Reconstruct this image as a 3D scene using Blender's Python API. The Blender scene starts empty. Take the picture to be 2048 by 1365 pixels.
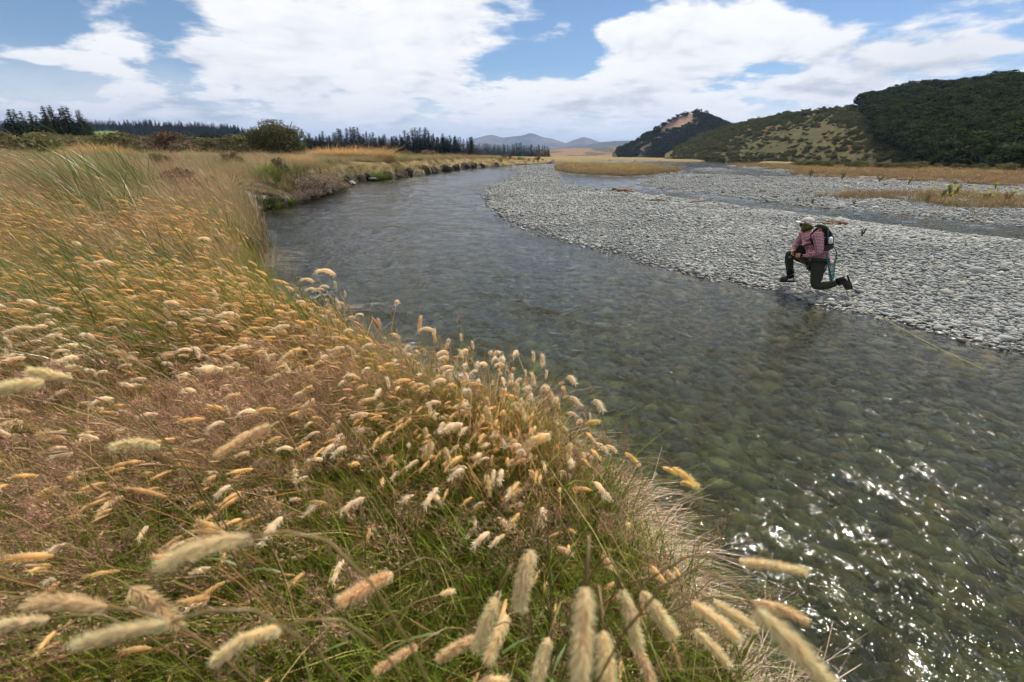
import bpy, bmesh, math, random
import numpy as np
from mathutils import Vector, Matrix, Euler

random.seed(7)
rng = np.random.default_rng(7)
R = math.radians
scene = bpy.context.scene
col = scene.collection

# ------------------------------------------------------------------ camera
FPX = 967.0                       # focal length in pixels of a 2048 px wide frame
CAMZ = 2.28
PITCH = R(21.1)
ROLL = R(0.75)
F0 = np.array([0, math.cos(PITCH), -math.sin(PITCH)])
U0 = np.array([0, math.sin(PITCH), math.cos(PITCH)])
X0 = np.array([1.0, 0, 0])
CR = math.cos(ROLL) * X0 + math.sin(ROLL) * U0
CU = -math.sin(ROLL) * X0 + math.cos(ROLL) * U0
CAM = np.array([0.0, 0.0, CAMZ])
cd = bpy.data.cameras.new('camera')
cam = bpy.data.objects.new('camera', cd)
col.objects.link(cam)
cam.matrix_world = Matrix(((CR[0], CU[0], -F0[0], 0), (CR[1], CU[1], -F0[1], 0), (CR[2], CU[2], -F0[2], CAMZ), (0, 0, 0, 1)))
cd.sensor_width = 36
cd.lens = FPX / 2048 * 36
cd.clip_start = 0.02
cd.clip_end = 30000
cd.dof.use_dof = True
cd.dof.focus_distance = 8.0
cd.dof.aperture_fstop = 3.5
scene.camera = cam

# ------------------------------------------------------------------ sky, sun, exposure
SUN_EL, SUN_AZ = R(54), R(40)     # azimuth clockwise from +Y
scene.view_settings.view_transform = 'Standard'
scene.view_settings.look = 'None'
scene.view_settings.exposure = 0.14
scene.view_settings.gamma = 1.0
scene.view_settings.use_curve_mapping = False
sd = bpy.data.lights.new('sun', 'SUN')
sd.energy = 5.0
sd.angle = R(0.5)
sd.color = (1.0, 0.935, 0.83)
sun = bpy.data.objects.new('sun', sd)
col.objects.link(sun)
sdir = Vector((math.cos(SUN_EL) * math.sin(SUN_AZ), math.cos(SUN_EL) * math.cos(SUN_AZ), math.sin(SUN_EL)))
sun.rotation_euler = sdir.to_track_quat('Z', 'Y').to_euler()
sun.location = (30, 30, 60)


def ray(px, py):
    d = (px - 1024.0) * CR + (682.5 - py) * CU + FPX * F0
    return d


def P(px, py, z=0.0):
    """the point of the horizontal plane z that stands at that place in the view"""
    d = ray(px, py)
    t = (z - CAMZ) / d[2]
    return CAM + d * t


def D(px, py, dist):
    """the point in that direction at a horizontal distance"""
    d = ray(px, py)
    return CAM + d * (dist / math.hypot(d[0], d[1]))


def az_el(px, py):
    d = ray(px, py)
    return math.atan2(d[0], d[1]), math.atan2(d[2], math.hypot(d[0], d[1]))


class NT:
    """small helper for node trees"""

    def __init__(self, tree):
        self.t = tree
        tree.nodes.clear()

    def n(self, typ, **kw):
        nd = self.t.nodes.new(typ)
        for k, v in kw.items():
            setattr(nd, k, v)
        return nd

    def put(self, sock, v):
        if isinstance(v, bpy.types.NodeSocket):
            self.t.links.new(v, sock)
        elif v is not None:
            sock.default_value = v

    def m(self, op, a, b=None, c=None, clamp=False):
        nd = self.n('ShaderNodeMath', operation=op, use_clamp=clamp)
        for i, v in enumerate((a, b, c)):
            if v is not None:
                self.put(nd.inputs[i], v)
        return nd.outputs[0]

    def mix(self, f, a, b, blend='MIX'):
        nd = self.n('ShaderNodeMix', data_type='RGBA', blend_type=blend)
        self.put(nd.inputs[0], f)
        for i, v in ((6, a), (7, b)):
            if isinstance(v, tuple) and len(v) == 3:
                v = (*v, 1)
            self.put(nd.inputs[i], v)
        return nd.outputs[2]

    def noise(self, vec, scale, detail=4, rough=.5, dist=0., color=False, lac=2.0):
        nd = self.n('ShaderNodeTexNoise')
        self.put(nd.inputs['Vector'], vec)
        nd.inputs['Scale'].default_value = scale
        nd.inputs['Detail'].default_value = detail
        nd.inputs['Roughness'].default_value = rough
        nd.inputs['Distortion'].default_value = dist
        nd.inputs['Lacunarity'].default_value = lac
        return nd.outputs['Color' if color else 'Fac']

    def ss(self, v, a, b, lo=0., hi=1.):
        nd = self.n('ShaderNodeMapRange', interpolation_type='SMOOTHSTEP')
        self.put(nd.inputs[0], v)
        nd.inputs[1].default_value = a
        nd.inputs[2].default_value = b
        nd.inputs[3].default_value = lo
        nd.inputs[4].default_value = hi
        return nd.outputs[0]

    def vec(self, x, y, z):
        nd = self.n('ShaderNodeCombineXYZ')
        for i, v in enumerate((x, y, z)):
            self.put(nd.inputs[i], v)
        return nd.outputs[0]

    def attr(self, name, out='Color', typ='GEOMETRY'):
        nd = self.n('ShaderNodeAttribute', attribute_name=name, attribute_type=typ)
        return nd.outputs[out]


def make_world():
    w = bpy.data.worlds.new('World')
    scene.world = w
    w.use_nodes = True
    N = NT(w.node_tree)
    out = N.n('ShaderNodeOutputWorld')
    sky = N.n('ShaderNodeTexSky', sky_type='NISHITA', sun_disc=False, sun_elevation=SUN_EL, sun_rotation=SUN_AZ,
              air_density=1.0, dust_density=0.15, ozone_density=1.4, altitude=800)
    bs = N.n('ShaderNodeBackground')
    N.put(bs.inputs[0], N.mix(1.0, sky.outputs[0], (.84, .96, 1.08), 'MULTIPLY'))
    bs.inputs[1].default_value = 0.085
    tc = N.n('ShaderNodeTexCoord').outputs['Generated']
    sp = N.n('ShaderNodeSeparateXYZ')
    N.put(sp.inputs[0], tc)
    x, y, z = sp.outputs
    zc = N.m('MAXIMUM', z, 0.0)
    q = N.m('DIVIDE', 1.0, N.m('ADD', zc, 0.20))
    p = N.vec(N.m('MULTIPLY', x, q), N.m('MULTIPLY', y, q), N.m('MULTIPLY', zc, 0.8))
    sx, sy = sdir.x * .13, sdir.y * .13
    p2 = N.n('ShaderNodeVectorMath', operation='ADD')
    N.put(p2.inputs[0], p)
    p2.inputs[1].default_value = (-sx, -sy - .02, .05)
    mp = N.n('ShaderNodeVectorMath', operation='ADD')
    N.put(mp.inputs[0], p)
    mp.inputs[1].default_value = (3.1, 1.7, 0.4)
    mp2 = N.n('ShaderNodeVectorMath', operation='ADD')
    N.put(mp2.inputs[0], p2.outputs[0])
    mp2.inputs[1].default_value = (3.1, 1.7, 0.4)
    n1 = N.noise(mp.outputs[0], 1.5, 11, .58, .15)
    n2 = N.noise(mp2.outputs[0], 1.5, 7, .5, .15)
    A = N.m('ARCTAN2', x, y)
    E = N.m('ARCSINE', z)
    # places of blue gaps (negative) and of denser cloud (positive): centre, half-size in photograph pixels, amount
    blobs = [(60, 20, 170, 75, -.34), (330, 100, 60, 120, -.30), (100, 170, 240, 30, -.16), (260, 130, 90, 60, -.10), (110, 108, 130, 32, .30),
             (1165, 90, 50, 65, -.30), (1200, 10, 120, 50, -.26), (1060, -20, 70, 40, -.15), (1250, 120, 70, 30, -.12), (1560, 140, 130, 26, -.20), (1240, 60, 60, 25, .25),
             (700, 120, 300, 130, .22), (560, 240, 420, 50, .10), (1420, 60, 150, 60, .22), (1900, 100, 220, 80, .26), (1260, 225, 220, 45, .16),
             (1450, 190, 240, 40, .14), (1640, 195, 120, 40, .1), (500, 40, 90, 60, .15), (920, 50, 160, 60, .12)]
    bias = None
    for (bx, by, wx, wy, amp) in blobs:
        a0, e0 = az_el(bx, by)
        a1, _ = az_el(bx + wx, by)
        _, e1 = az_el(bx, by - wy)
        g = N.m('ADD', N.m('POWER', N.m('DIVIDE', N.m('SUBTRACT', A, a0), abs(a1 - a0)), 2.0),
                N.m('POWER', N.m('DIVIDE', N.m('SUBTRACT', E, e0), abs(e1 - e0)), 2.0))
        v = N.m('MULTIPLY', N.m('EXPONENT', N.m('MULTIPLY', g, -1.0)), amp)
        bias = v if bias is None else N.m('ADD', bias, v)
    dens = N.m('ADD', N.m('ADD', N.m('MULTIPLY', N.m('SUBTRACT', n1, .5), 2.0), .56), bias)
    alpha = N.ss(dens, .44, .64)
    rel = N.m('SUBTRACT', n1, n2)
    lit = N.m('ADD', N.m('MULTIPLY', rel, 3.0), .92)
    thick = N.ss(dens, .62, .95)
    lit = N.m('SUBTRACT', lit, N.m('MULTIPLY', thick, .14))
    lit = N.m('MINIMUM', N.m('MAXIMUM', lit, 0.0), 1.0)
    # grey cloud bases to the right and low on the left
    a0, e0 = az_el(1900, 105)
    gg = N.m('EXPONENT', N.m('MULTIPLY', N.m('ADD', N.m('POWER', N.m('DIVIDE', N.m('SUBTRACT', A, a0), .20), 2.0),
                                            N.m('POWER', N.m('DIVIDE', N.m('SUBTRACT', E, e0), .045), 2.0)), -1.0))
    a0, e0 = az_el(150, 235)
    g2 = N.m('EXPONENT', N.m('MULTIPLY', N.m('ADD', N.m('POWER', N.m('DIVIDE', N.m('SUBTRACT', A, a0), .45), 2.0),
                                            N.m('POWER', N.m('DIVIDE', N.m('SUBTRACT', E, e0), .05), 2.0)), -1.0))
    lit = N.m('SUBTRACT', lit, N.m('MULTIPLY', N.m('ADD', gg, N.m('MULTIPLY', g2, .25)), .33), clamp=True)
    cr = N.n('ShaderNodeValToRGB')
    N.put(cr.inputs[0], lit)
    e = cr.color_ramp.elements
    e[0].position = 0.0
    e[0].color = (.34, .37, .42, 1)
    e[1].position = 1.0
    e[1].color = (1.0, .99, .97, 1)
    k = e.new(.5)
    k.color = (.66, .68, .71, 1)
    k = e.new(.75)
    k.color = (.90, .90, .91, 1)
    bc = N.n('ShaderNodeBackground')
    N.put(bc.inputs[0], cr.outputs[0])
    bc.inputs[1].default_value = 1.0
    # thin white veil close to the horizon
    veil = N.ss(E, 0.02, .15, .92, 0.0)
    al = N.m('MAXIMUM', alpha, veil)
    ms = N.n('ShaderNodeMixShader')
    N.put(ms.inputs[0], al)
    N.t.links.new(bs.outputs[0], ms.inputs[1])
    N.t.links.new(bc.outputs[0], ms.inputs[2])
    N.t.links.new(ms.outputs[0], out.inputs[0])
    w.cycles.sampling_method = 'MANUAL'
    w.cycles.sample_map_resolution = 512


make_world()
scene.cycles.max_bounces = 7
scene.cycles.diffuse_bounces = 3
scene.cycles.glossy_bounces = 2
scene.cycles.transmission_bounces = 4
scene.cycles.transparent_max_bounces = 12
scene.cycles.volume_bounces = 0
scene.cycles.use_denoising = True
scene.cycles.use_adaptive_sampling = True
scene.cycles.adaptive_threshold = 0.09
scene.cycles.adaptive_min_samples = 20
scene.cycles.sample_clamp_indirect = 4.0
scene.cycles.caustics_reflective = False
scene.cycles.caustics_refractive = False
scene.cycles.filter_width = 1.3

# ------------------------------------------------------------------ numpy noise
_T = np.random.default_rng(3).random((256, 256))


def vnoise(x, y):
    xi = np.floor(x).astype(int)
    yi = np.floor(y).astype(int)
    fx = x - xi
    fy = y - yi
    fx = fx * fx * (3 - 2 * fx)
    fy = fy * fy * (3 - 2 * fy)
    a = _T[xi & 255, yi & 255]
    b = _T[(xi + 1) & 255, yi & 255]
    c = _T[xi & 255, (yi + 1) & 255]
    d = _T[(xi + 1) & 255, (yi + 1) & 255]
    return (a + (b - a) * fx) * (1 - fy) + (c + (d - c) * fx) * fy


def fbm(x, y, oct=4, rough=.5):
    s = 0
    a = 1.0
    t = 0
    for i in range(oct):
        s = s + a * vnoise(x * 2 ** i + 17.3 * i, y * 2 ** i + 5.1 * i)
        t += a
        a *= rough
    return s / t


def sstep(v, a, b):
    t = np.clip((v - a) / (b - a), 0, 1)
    return t * t * (3 - 2 * t)


def seg_dist(px, py, poly, closed=True):
    """distance to a polyline and, if closed, whether inside"""
    pts = np.asarray(poly, float)[:, :2]
    n = len(pts)
    dmin = np.full(px.shape, 1e18)
    inside = np.zeros(px.shape, bool)
    for i in range(n if closed else n - 1):
        a = pts[i]
        b = pts[(i + 1) % n]
        ab = b - a
        L = ab @ ab + 1e-12
        t = np.clip(((px - a[0]) * ab[0] + (py - a[1]) * ab[1]) / L, 0, 1)
        dx = px - a[0] - t * ab[0]
        dy = py - a[1] - t * ab[1]
        dmin = np.minimum(dmin, dx * dx + dy * dy)
        if closed:
            c = ((a[1] > py) != (b[1] > py)) & (px < (b[0] - a[0]) * (py - a[1]) / (b[1] - a[1] + 1e-12) + a[0])
            inside ^= c
    d = np.sqrt(dmin)
    return np.where(inside, d, -d) if closed else d


# ------------------------------------------------------------------ plan of the valley (world metres)
def PX(lst, z=0.0):
    return [tuple(P(a, b, z)[:2]) for a, b in lst]


bank_near = [(1.25, -6.0), (1.1, -2.0), (.92, 0.2), (0.79, 0.95), (0.69, 1.42), (0.54, 1.92), (0.02, 2.48), (-0.72, 3.12), (-1.46, 3.78), (-2.32, 4.52),
             (-3.25, 6.3), (-4.9, 9.3), (-7.6, 14.2)]
bank_far = PX([(476, 436), (497, 424), (560, 411), (600, 396), (668, 379), (700, 367), (742, 361), (790, 357), (842, 349), (905, 341), (950, 336),
               (1000, 333), (1062, 329), (1110, 325), (1200, 323), (1330, 323), (1440, 324), (1500, 325.5), (1540, 329)])
bank_line = bank_near + bank_far
left_land = bank_line + [(900, 140), (3000, 3000), (-3000, 6000), (-6000, 0), (-3000, -3000), (1.5, -3000)]

bar1 = PX([(3000, 900), (2400, 775), (2200, 728), (2048, 692), (1985, 684), (1894, 660), (1808, 643), (1716, 621), (1653, 609), (1602, 599), (1552, 577), (1463, 563),
           (1400, 550), (1300, 526), (1200, 498), (1150, 483), (1092, 468), (1037, 451), (1003, 426), (979, 399), (966, 386), (979, 374), (1012, 362),
           (1040, 353), (1041, 348), (1024, 340), (1026, 334), (1078, 330), (1108, 332), (1116, 345), (1118, 351), (1110, 361), (1134, 368), (1181, 377), (1232, 381),
           (1303, 392), (1407, 405), (1500, 417), (1655, 437), (1760, 451), (2048, 485), (2300, 510), (3000, 560)])
bar2 = PX([(1278, 370), (1366, 383), (1448, 393), (1573, 408), (1697, 422), (1821, 432), (1883, 438), (2048, 455), (2400, 480), (3000, 510),
           (3000, 400), (2048, 372), (1700, 358), (1590, 357), (1500, 354), (1430, 350), (1370, 349), (1330, 353), (1300, 361)])
islet = PX([(1106, 333), (1110, 344), (1150, 351), (1240, 356), (1300, 353), (1355, 347), (1368, 341), (1300, 335), (1200, 331), (1130, 330)])
islet2 = PX([(1385, 340), (1420, 343), (1470, 342), (1450, 338), (1400, 337)])
flat_r = PX([(1450, 331.5), (1500, 338), (1560, 346), (1600, 353), (1700, 360), (2048, 380), (3000, 430)]) + [(900, 60), (900, 140)] + PX([(1560, 329)])
grass_r = PX([(1450, 331.5), (1500, 338), (1560, 346), (1600, 356), (1738, 366), (1904, 378), (2048, 388), (3000, 430)]) + [(900, 60), (900, 140)] + PX([(1560, 329)])
weeds_poly = PX([(1650, 402), (1740, 393), (1860, 388), (2048, 402), (2300, 420), (2300, 450), (2048, 433), (1900, 424), (1780, 413)])


def left_bank_z(x, y):
    s = sstep(-x, 1.5, 6.0)
    r = np.hypot(x, y)
    z = .74 + .30 * s + .38 * sstep(r, 15, 45) - .25 * sstep(r, 70, 200)
    z = z + (.16 * (fbm(x * .8, y * .8, 3) - .5)) * sstep(r, .5, 3) + .35 * (fbm(x * .12 + 9, y * .12, 3) - .5) * sstep(r, 8, 30) * (1 - sstep(r, 60, 160))
    return z


_grid_cache = {}


def zones(x, y):
    x = np.asarray(x, float)
    y = np.asarray(y, float)
    r = np.hypot(x, y)
    wob = (fbm(x * 1.7, y * 1.7, 3) - .5) * np.clip(.05 * r, .18, 1.2)
    sl = seg_dist(x, y, left_land) + wob * .55 * (1 - sstep(r, 200, 400))
    s1 = seg_dist(x, y, bar1) + wob * .5
    s2 = seg_dist(x, y, bar2) + wob * .5
    si = seg_dist(x, y, islet) + wob * .5
    si2 = seg_dist(x, y, islet2)
    sf = seg_dist(x, y, flat_r) + wob * .3
    return sl, s1, s2, si, si2, sf


def height(x, y, full=False):
    x = np.asarray(x, float)
    y = np.asarray(y, float)
    sl, s1, s2, si, si2, sf = zones(x, y)
    r = np.hypot(x, y)
    bed = -.88 - .25 * (fbm(x * .35, y * .35 + 40, 3) - .5) + .12 * (fbm(x * 1.6, y * 1.6, 2) - .5)
    zb = left_bank_z(x, y)
    # drop of the bank: near-vertical face with a small toe
    face = sstep(sl + .25 * (fbm(x * 1.1 + 5, y * 1.1, 3) - .5) * sstep(r, 12, 30), -.10 - .006 * np.clip(r - 8, 0, 120), .14 + .022 * np.clip(r - 8, 0, 120))
    toe = np.clip(-.06 + sl * 1.1, -3, .12)
    hl = np.maximum(toe, face * zb) if False else np.where(sl > -.12 - .006 * np.clip(r - 8, 0, 120), toe * (1 - face) + zb * face, toe)
    und = .07 * (fbm(x * .5, y * .5, 3) - .5)

    def bar(s, k, top):
        return np.where(s > 0, top * (1 - np.exp(-s * k / top)), s * .12) + und * sstep(s, 0, 2.0)
    h1 = bar(s1, .16, .20)
    h2 = bar(s2, .10, .22)
    hi = bar(si, .25, .28)
    hi2 = bar(si2, .1, .1)
    hf = bar(sf, .18, .40)
    h = np.maximum.reduce([bed, hl, h1, h2, hi, hi2, hf])
    if full:
        return h, sl, s1, s2, si, si2, sf
    return h


def H1(x, y):
    return float(height(np.array([x]), np.array([y]))[0])


# ------------------------------------------------------------------ object helpers
def tag(o, label=None, cat=None, group=None, kind=None):
    if label:
        o['label'] = label
    if cat:
        o['category'] = cat
    if group:
        o['group'] = group
    if kind:
        o['kind'] = kind
    return o


def link(name, me, parent=None, mats=(), smooth=False):
    o = bpy.data.objects.new(name, me)
    col.objects.link(o)
    for m in mats:
        me.materials.append(m)
    if parent is not None:
        o.parent = parent
    if smooth:
        me.shade_smooth()
    return o


def empty(name, loc=(0, 0, 0), rz=0):
    o = bpy.data.objects.new(name, None)
    col.objects.link(o)
    o.location = loc
    o.rotation_euler = (0, 0, rz)
    o.empty_display_size = .1
    return o


def mesh_np(name, v, f, cols=None, mat_idx=None):
    """v (n,3); f list of arrays (m,3) or (m,4); cols (n,3) per-vertex colour"""
    me = bpy.data.meshes.new(name)
    v = np.asarray(v, np.float32)
    fs = [np.asarray(a, np.int32) for a in (f if isinstance(f, list) else [f]) if len(a)]
    me.vertices.add(len(v))
    me.vertices.foreach_set('co', v.ravel())
    loops = np.concatenate([a.ravel() for a in fs])
    sizes = np.concatenate([np.full(len(a), a.shape[1], np.int32) for a in fs])
    starts = np.concatenate([[0], np.cumsum(sizes)[:-1]]).astype(np.int32)
    me.loops.add(len(loops))
    me.loops.foreach_set('vertex_index', loops)
    me.polygons.add(len(sizes))
    me.polygons.foreach_set('loop_start', starts)
    me.polygons.foreach_set('loop_total', sizes)
    if mat_idx is not None:
        me.polygons.foreach_set('material_index', np.asarray(mat_idx, np.int32))
    if cols is not None:
        a = me.color_attributes.new('Col', 'FLOAT_COLOR', 'POINT')
        c = np.ones((len(v), 4), np.float32)
        c[:, :cols.shape[1]] = cols
        a.data.foreach_set('color', c.ravel())
    me.update()
    me.validate()
    return me


class MB:
    """collects geometry as numpy chunks"""

    def __init__(self):
        self.v, self.q, self.t, self.c, self.n = [], [], [], [], 0

    def add(self, v, quads=None, tris=None, c=(1, 1, 1)):
        v = np.asarray(v, float).reshape(-1, 3)
        c = np.asarray(c, float)
        if c.ndim == 1:
            c = np.tile(c, (len(v), 1))
        self.v.append(v)
        self.c.append(c)
        if quads is not None and len(quads):
            self.q.append(np.asarray(quads, int) + self.n)
        if tris is not None and len(tris):
            self.t.append(np.asarray(tris, int) + self.n)
        self.n += len(v)

    def tube(self, pts, rad, sides=5, c=(1, 1, 1), cap=True):
        pts = np.asarray(pts, float)
        k = len(pts)
        rad = np.broadcast_to(np.asarray(rad, float), (k,))
        tang = np.gradient(pts, axis=0)
        tang /= np.linalg.norm(tang, axis=1)[:, None] + 1e-9
        ref = np.array([0, 0, 1.0]) if abs(tang[0][2]) < .9 else np.array([1.0, 0, 0])
        vs = []
        for i in range(k):
            s = np.cross(tang[i], ref)
            s /= np.linalg.norm(s) + 1e-9
            u = np.cross(s, tang[i])
            ref = u
            for j in range(sides):
                a = 2 * math.pi * j / sides
                vs.append(pts[i] + rad[i] * (math.cos(a) * s + math.sin(a) * u))
        q = []
        for i in range(k - 1):
            for j in range(sides):
                q.append((i * sides + j, i * sides + (j + 1) % sides, (i + 1) * sides + (j + 1) % sides, (i + 1) * sides + j))
        t = []
        if cap:
            vs.append(pts[0])
            vs.append(pts[-1])
            a, b = len(vs) - 2, len(vs) - 1
            for j in range(sides):
                t.append((a, (j + 1) % sides, j))
                t.append((b, (k - 1) * sides + j, (k - 1) * sides + (j + 1) % sides))
        c = np.asarray(c, float)
        if c.ndim == 2 and len(c) == k:
            c = np.repeat(c, sides, axis=0)
            if cap:
                c = np.vstack([c, c[0], c[-1]])
        self.add(vs, q, t, c)

    def mesh(self, name='m'):
        fs = []
        if self.q:
            fs.append(np.concatenate(self.q))
        if self.t:
            fs.append(np.concatenate(self.t))
        return mesh_np(name, np.concatenate(self.v), fs, np.concatenate(self.c))

    def obj(self, name, mat, parent=None, smooth=False):
        return link(name, self.mesh(name), parent, [mat], smooth)


_groups = {}


def scatter(name, protos, pos, rot, scl, idx, label, cat=None):
    """one 'stuff' object: real instanced geometry on a cloud of points"""
    n = len(pos)
    me = bpy.data.meshes.new(name)
    me.vertices.add(n)
    me.vertices.foreach_set('co', np.asarray(pos, np.float32).ravel())
    scl = np.asarray(scl, np.float32)
    if scl.ndim == 1:
        scl = np.repeat(scl[:, None], 3, 1)
    a = me.attributes.new('rot', 'FLOAT_VECTOR', 'POINT')
    a.data.foreach_set('vector', np.asarray(rot, np.float32).ravel())
    a = me.attributes.new('scl', 'FLOAT_VECTOR', 'POINT')
    a.data.foreach_set('vector', scl.ravel())
    a = me.attributes.new('idx', 'INT', 'POINT')
    a.data.foreach_set('value', np.asarray(idx, np.int32))
    o = bpy.data.objects.new(name, me)
    col.objects.link(o)
    ng = bpy.data.node_groups.new(name + '_nodes', 'GeometryNodeTree')
    ng.interface.new_socket('Geometry', in_out='INPUT', socket_type='NodeSocketGeometry')
    ng.interface.new_socket('Geometry', in_out='OUTPUT', socket_type='NodeSocketGeometry')
    gi = ng.nodes.new('NodeGroupInput')
    go = ng.nodes.new('NodeGroupOutput')
    jn = ng.nodes.new('GeometryNodeJoinGeometry')
    infos = []
    for p in protos:
        oi = ng.nodes.new('GeometryNodeObjectInfo')
        oi.inputs['Object'].default_value = p
        oi.inputs['As Instance'].default_value = False
        g2 = ng.nodes.new('GeometryNodeGeometryToInstance')
        ng.links.new(oi.outputs['Geometry'], g2.inputs[0])
        infos.append(g2)
    for g2 in reversed(infos):
        ng.links.new(g2.outputs[0], jn.inputs[0])
    iop = ng.nodes.new('GeometryNodeInstanceOnPoints')
    ng.links.new(gi.outputs[0], iop.inputs['Points'])
    ng.links.new(jn.outputs[0], iop.inputs['Instance'])
    iop.inputs['Pick Instance'].default_value = True

    def at(nm, dt):
        nd = ng.nodes.new('GeometryNodeInputNamedAttribute')
        nd.data_type = dt
        nd.inputs['Name'].default_value = nm
        return nd.outputs['Attribute']
    ng.links.new(at('idx', 'INT'), iop.inputs['Instance Index'])
    ng.links.new(at('rot', 'FLOAT_VECTOR'), iop.inputs['Rotation'])
    ng.links.new(at('scl', 'FLOAT_VECTOR'), iop.inputs['Scale'])
    ng.links.new(iop.outputs[0], go.inputs[0])
    md = o.modifiers.new('scatter', 'NODES')
    md.node_group = ng
    for p in protos:
        for m in p.data.materials:
            if m.name not in me.materials:
                me.materials.append(m)
    tag(o, label, cat, kind='stuff')
    return o


def proto(name, mb, mat, smooth=False):
    """an unlinked source mesh for scattering"""
    me = mb.mesh(name) if isinstance(mb, MB) else mb
    me.materials.append(mat)
    if smooth:
        me.shade_smooth()
    return bpy.data.objects.new(name, me)


# ------------------------------------------------------------------ materials
def mat_plain(name, c, rough=.7, spec=.3, nscale=None, namt=.2, metallic=0., sheen=0.):
    m = bpy.data.materials.new(name)
    m.use_nodes = True
    N = NT(m.node_tree)
    out = N.n('ShaderNodeOutputMaterial')
    b = N.n('ShaderNodeBsdfPrincipled')
    b.inputs['Roughness'].default_value = rough
    b.inputs['Specular IOR Level'].default_value = spec
    b.inputs['Metallic'].default_value = metallic
    if nscale:
        tc = N.n('ShaderNodeTexCoord').outputs['Object']
        f = N.noise(tc, nscale, 4, .6)
        N.put(b.inputs['Base Color'], N.mix(f, tuple(x * (1 - namt) for x in c), tuple(min(1, x * (1 + namt)) for x in c)))
        bp = N.n('ShaderNodeBump')
        bp.inputs['Strength'].default_value = .3
        bp.inputs['Distance'].default_value = .01
        N.put(bp.inputs['Height'], f)
        N.put(b.inputs['Normal'], bp.outputs[0])
    else:
        b.inputs['Base Color'].default_value = (*c, 1)
    N.t.links.new(b.outputs[0], out.inputs[0])
    return m


def mat_leaf(name, trans=.4, var=.35, hue=.04, gloss=0.0, tint=(1, 1, 1)):
    """foliage: colour from the mesh attribute, varied per copy, lit through from behind"""
    m = bpy.data.materials.new(name)
    m.use_nodes = True
    N = NT(m.node_tree)
    out = N.n('ShaderNodeOutputMaterial')
    c = N.attr('Col')
    rnd = N.n('ShaderNodeObjectInfo').outputs['Random']
    hs = N.n('ShaderNodeHueSaturation')
    N.put(hs.inputs['Hue'], N.m('ADD', N.m('MULTIPLY', N.m('SUBTRACT', rnd, .5), hue), .5))
    N.put(hs.inputs['Value'], N.m('ADD', N.m('MULTIPLY', N.m('FRACT', N.m('MULTIPLY', rnd, 7.31)), var), 1 - var / 2))
    N.put(hs.inputs['Color'], N.mix(1.0, c, tint, 'MULTIPLY'))
    d = N.n('ShaderNodeBsdfDiffuse')
    t = N.n('ShaderNodeBsdfTranslucent')
    N.put(d.inputs[0], hs.outputs[0])
    N.put(t.inputs[0], hs.outputs[0])
    mx = N.n('ShaderNodeMixShader')
    mx.inputs[0].default_value = trans
    N.t.links.new(d.outputs[0], mx.inputs[1])
    N.t.links.new(t.outputs[0], mx.inputs[2])
    last = mx
    if gloss > 0:
        g = N.n('ShaderNodeBsdfGlossy')
        g.inputs['Roughness'].default_value = .35
        m2 = N.n('ShaderNodeMixShader')
        m2.inputs[0].default_value = gloss
        N.t.links.new(mx.outputs[0], m2.inputs[1])
        N.t.links.new(g.outputs[0], m2.inputs[2])
        last = m2
    N.t.links.new(last.outputs[0], out.inputs[0])
    return m


def mat_stone(name, ramp, rough=.75, wet=False):
    m = bpy.data.materials.new(name)
    m.use_nodes = True
    N = NT(m.node_tree)
    out = N.n('ShaderNodeOutputMaterial')
    b = N.n('ShaderNodeBsdfPrincipled')
    b.inputs['Roughness'].default_value = rough
    b.inputs['Specular IOR Level'].default_value = .35
    oi = N.n('ShaderNodeObjectInfo')
    cr = N.n('ShaderNodeValToRGB')
    cr.color_ramp.interpolation = 'LINEAR'
    N.put(cr.inputs[0], oi.outputs['Random'])
    e = cr.color_ramp.elements
    for i, (p, c) in enumerate(ramp):
        k = e[i] if i < 2 else e.new(p)
        k.position = p
        k.color = (*c, 1)
    tc = N.n('ShaderNodeTexCoord').outputs['Object']
    ad = N.n('ShaderNodeVectorMath', operation='ADD')
    N.put(ad.inputs[0], tc)
    N.put(ad.inputs[1], oi.outputs['Random'])
    f = N.noise(ad.outputs[0], 3.0, 5, .65)
    f2 = N.noise(ad.outputs[0], 28.0, 3, .6)
    c = N.mix(1.0, cr.outputs[0], N.mix(f, (.72, .72, .70), (1.25, 1.24, 1.22)), 'MULTIPLY')
    c = N.mix(N.m('MULTIPLY', f2, .25), c, (.26, .26, .245))
    # stones lying at the water's edge are wet and darker
    gz = N.n('ShaderNodeNewGeometry')
    zone = N.noise(gz.outputs['Position'], .30, 3, .6)
    c = N.mix(1.0, c, N.mix(N.ss(zone, .35, .65), (.80, .80, .79), (1.10, 1.08, 1.04)), 'MULTIPLY')
    sp = N.n('ShaderNodeSeparateXYZ')
    N.put(sp.inputs[0], gz.outputs['Position'])
    w = N.ss(sp.outputs[2], .012, .035, 1., 0.)
    if not wet:
        c = N.mix(w, c, N.mix(1.0, c, (.38, .36, .33), 'MULTIPLY'))
        N.put(b.inputs['Roughness'], N.m('SUBTRACT', rough, N.m('MULTIPLY', w, rough - .3)))
    N.put(b.inputs['Base Color'], c)
    bp = N.n('ShaderNodeBump')
    bp.inputs['Strength'].default_value = .25
    bp.inputs['Distance'].default_value = .02
    N.put(bp.inputs['Height'], f)
    N.put(b.inputs['Normal'], bp.outputs[0])
    N.t.links.new(b.outputs[0], out.inputs[0])
    return m


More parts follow.
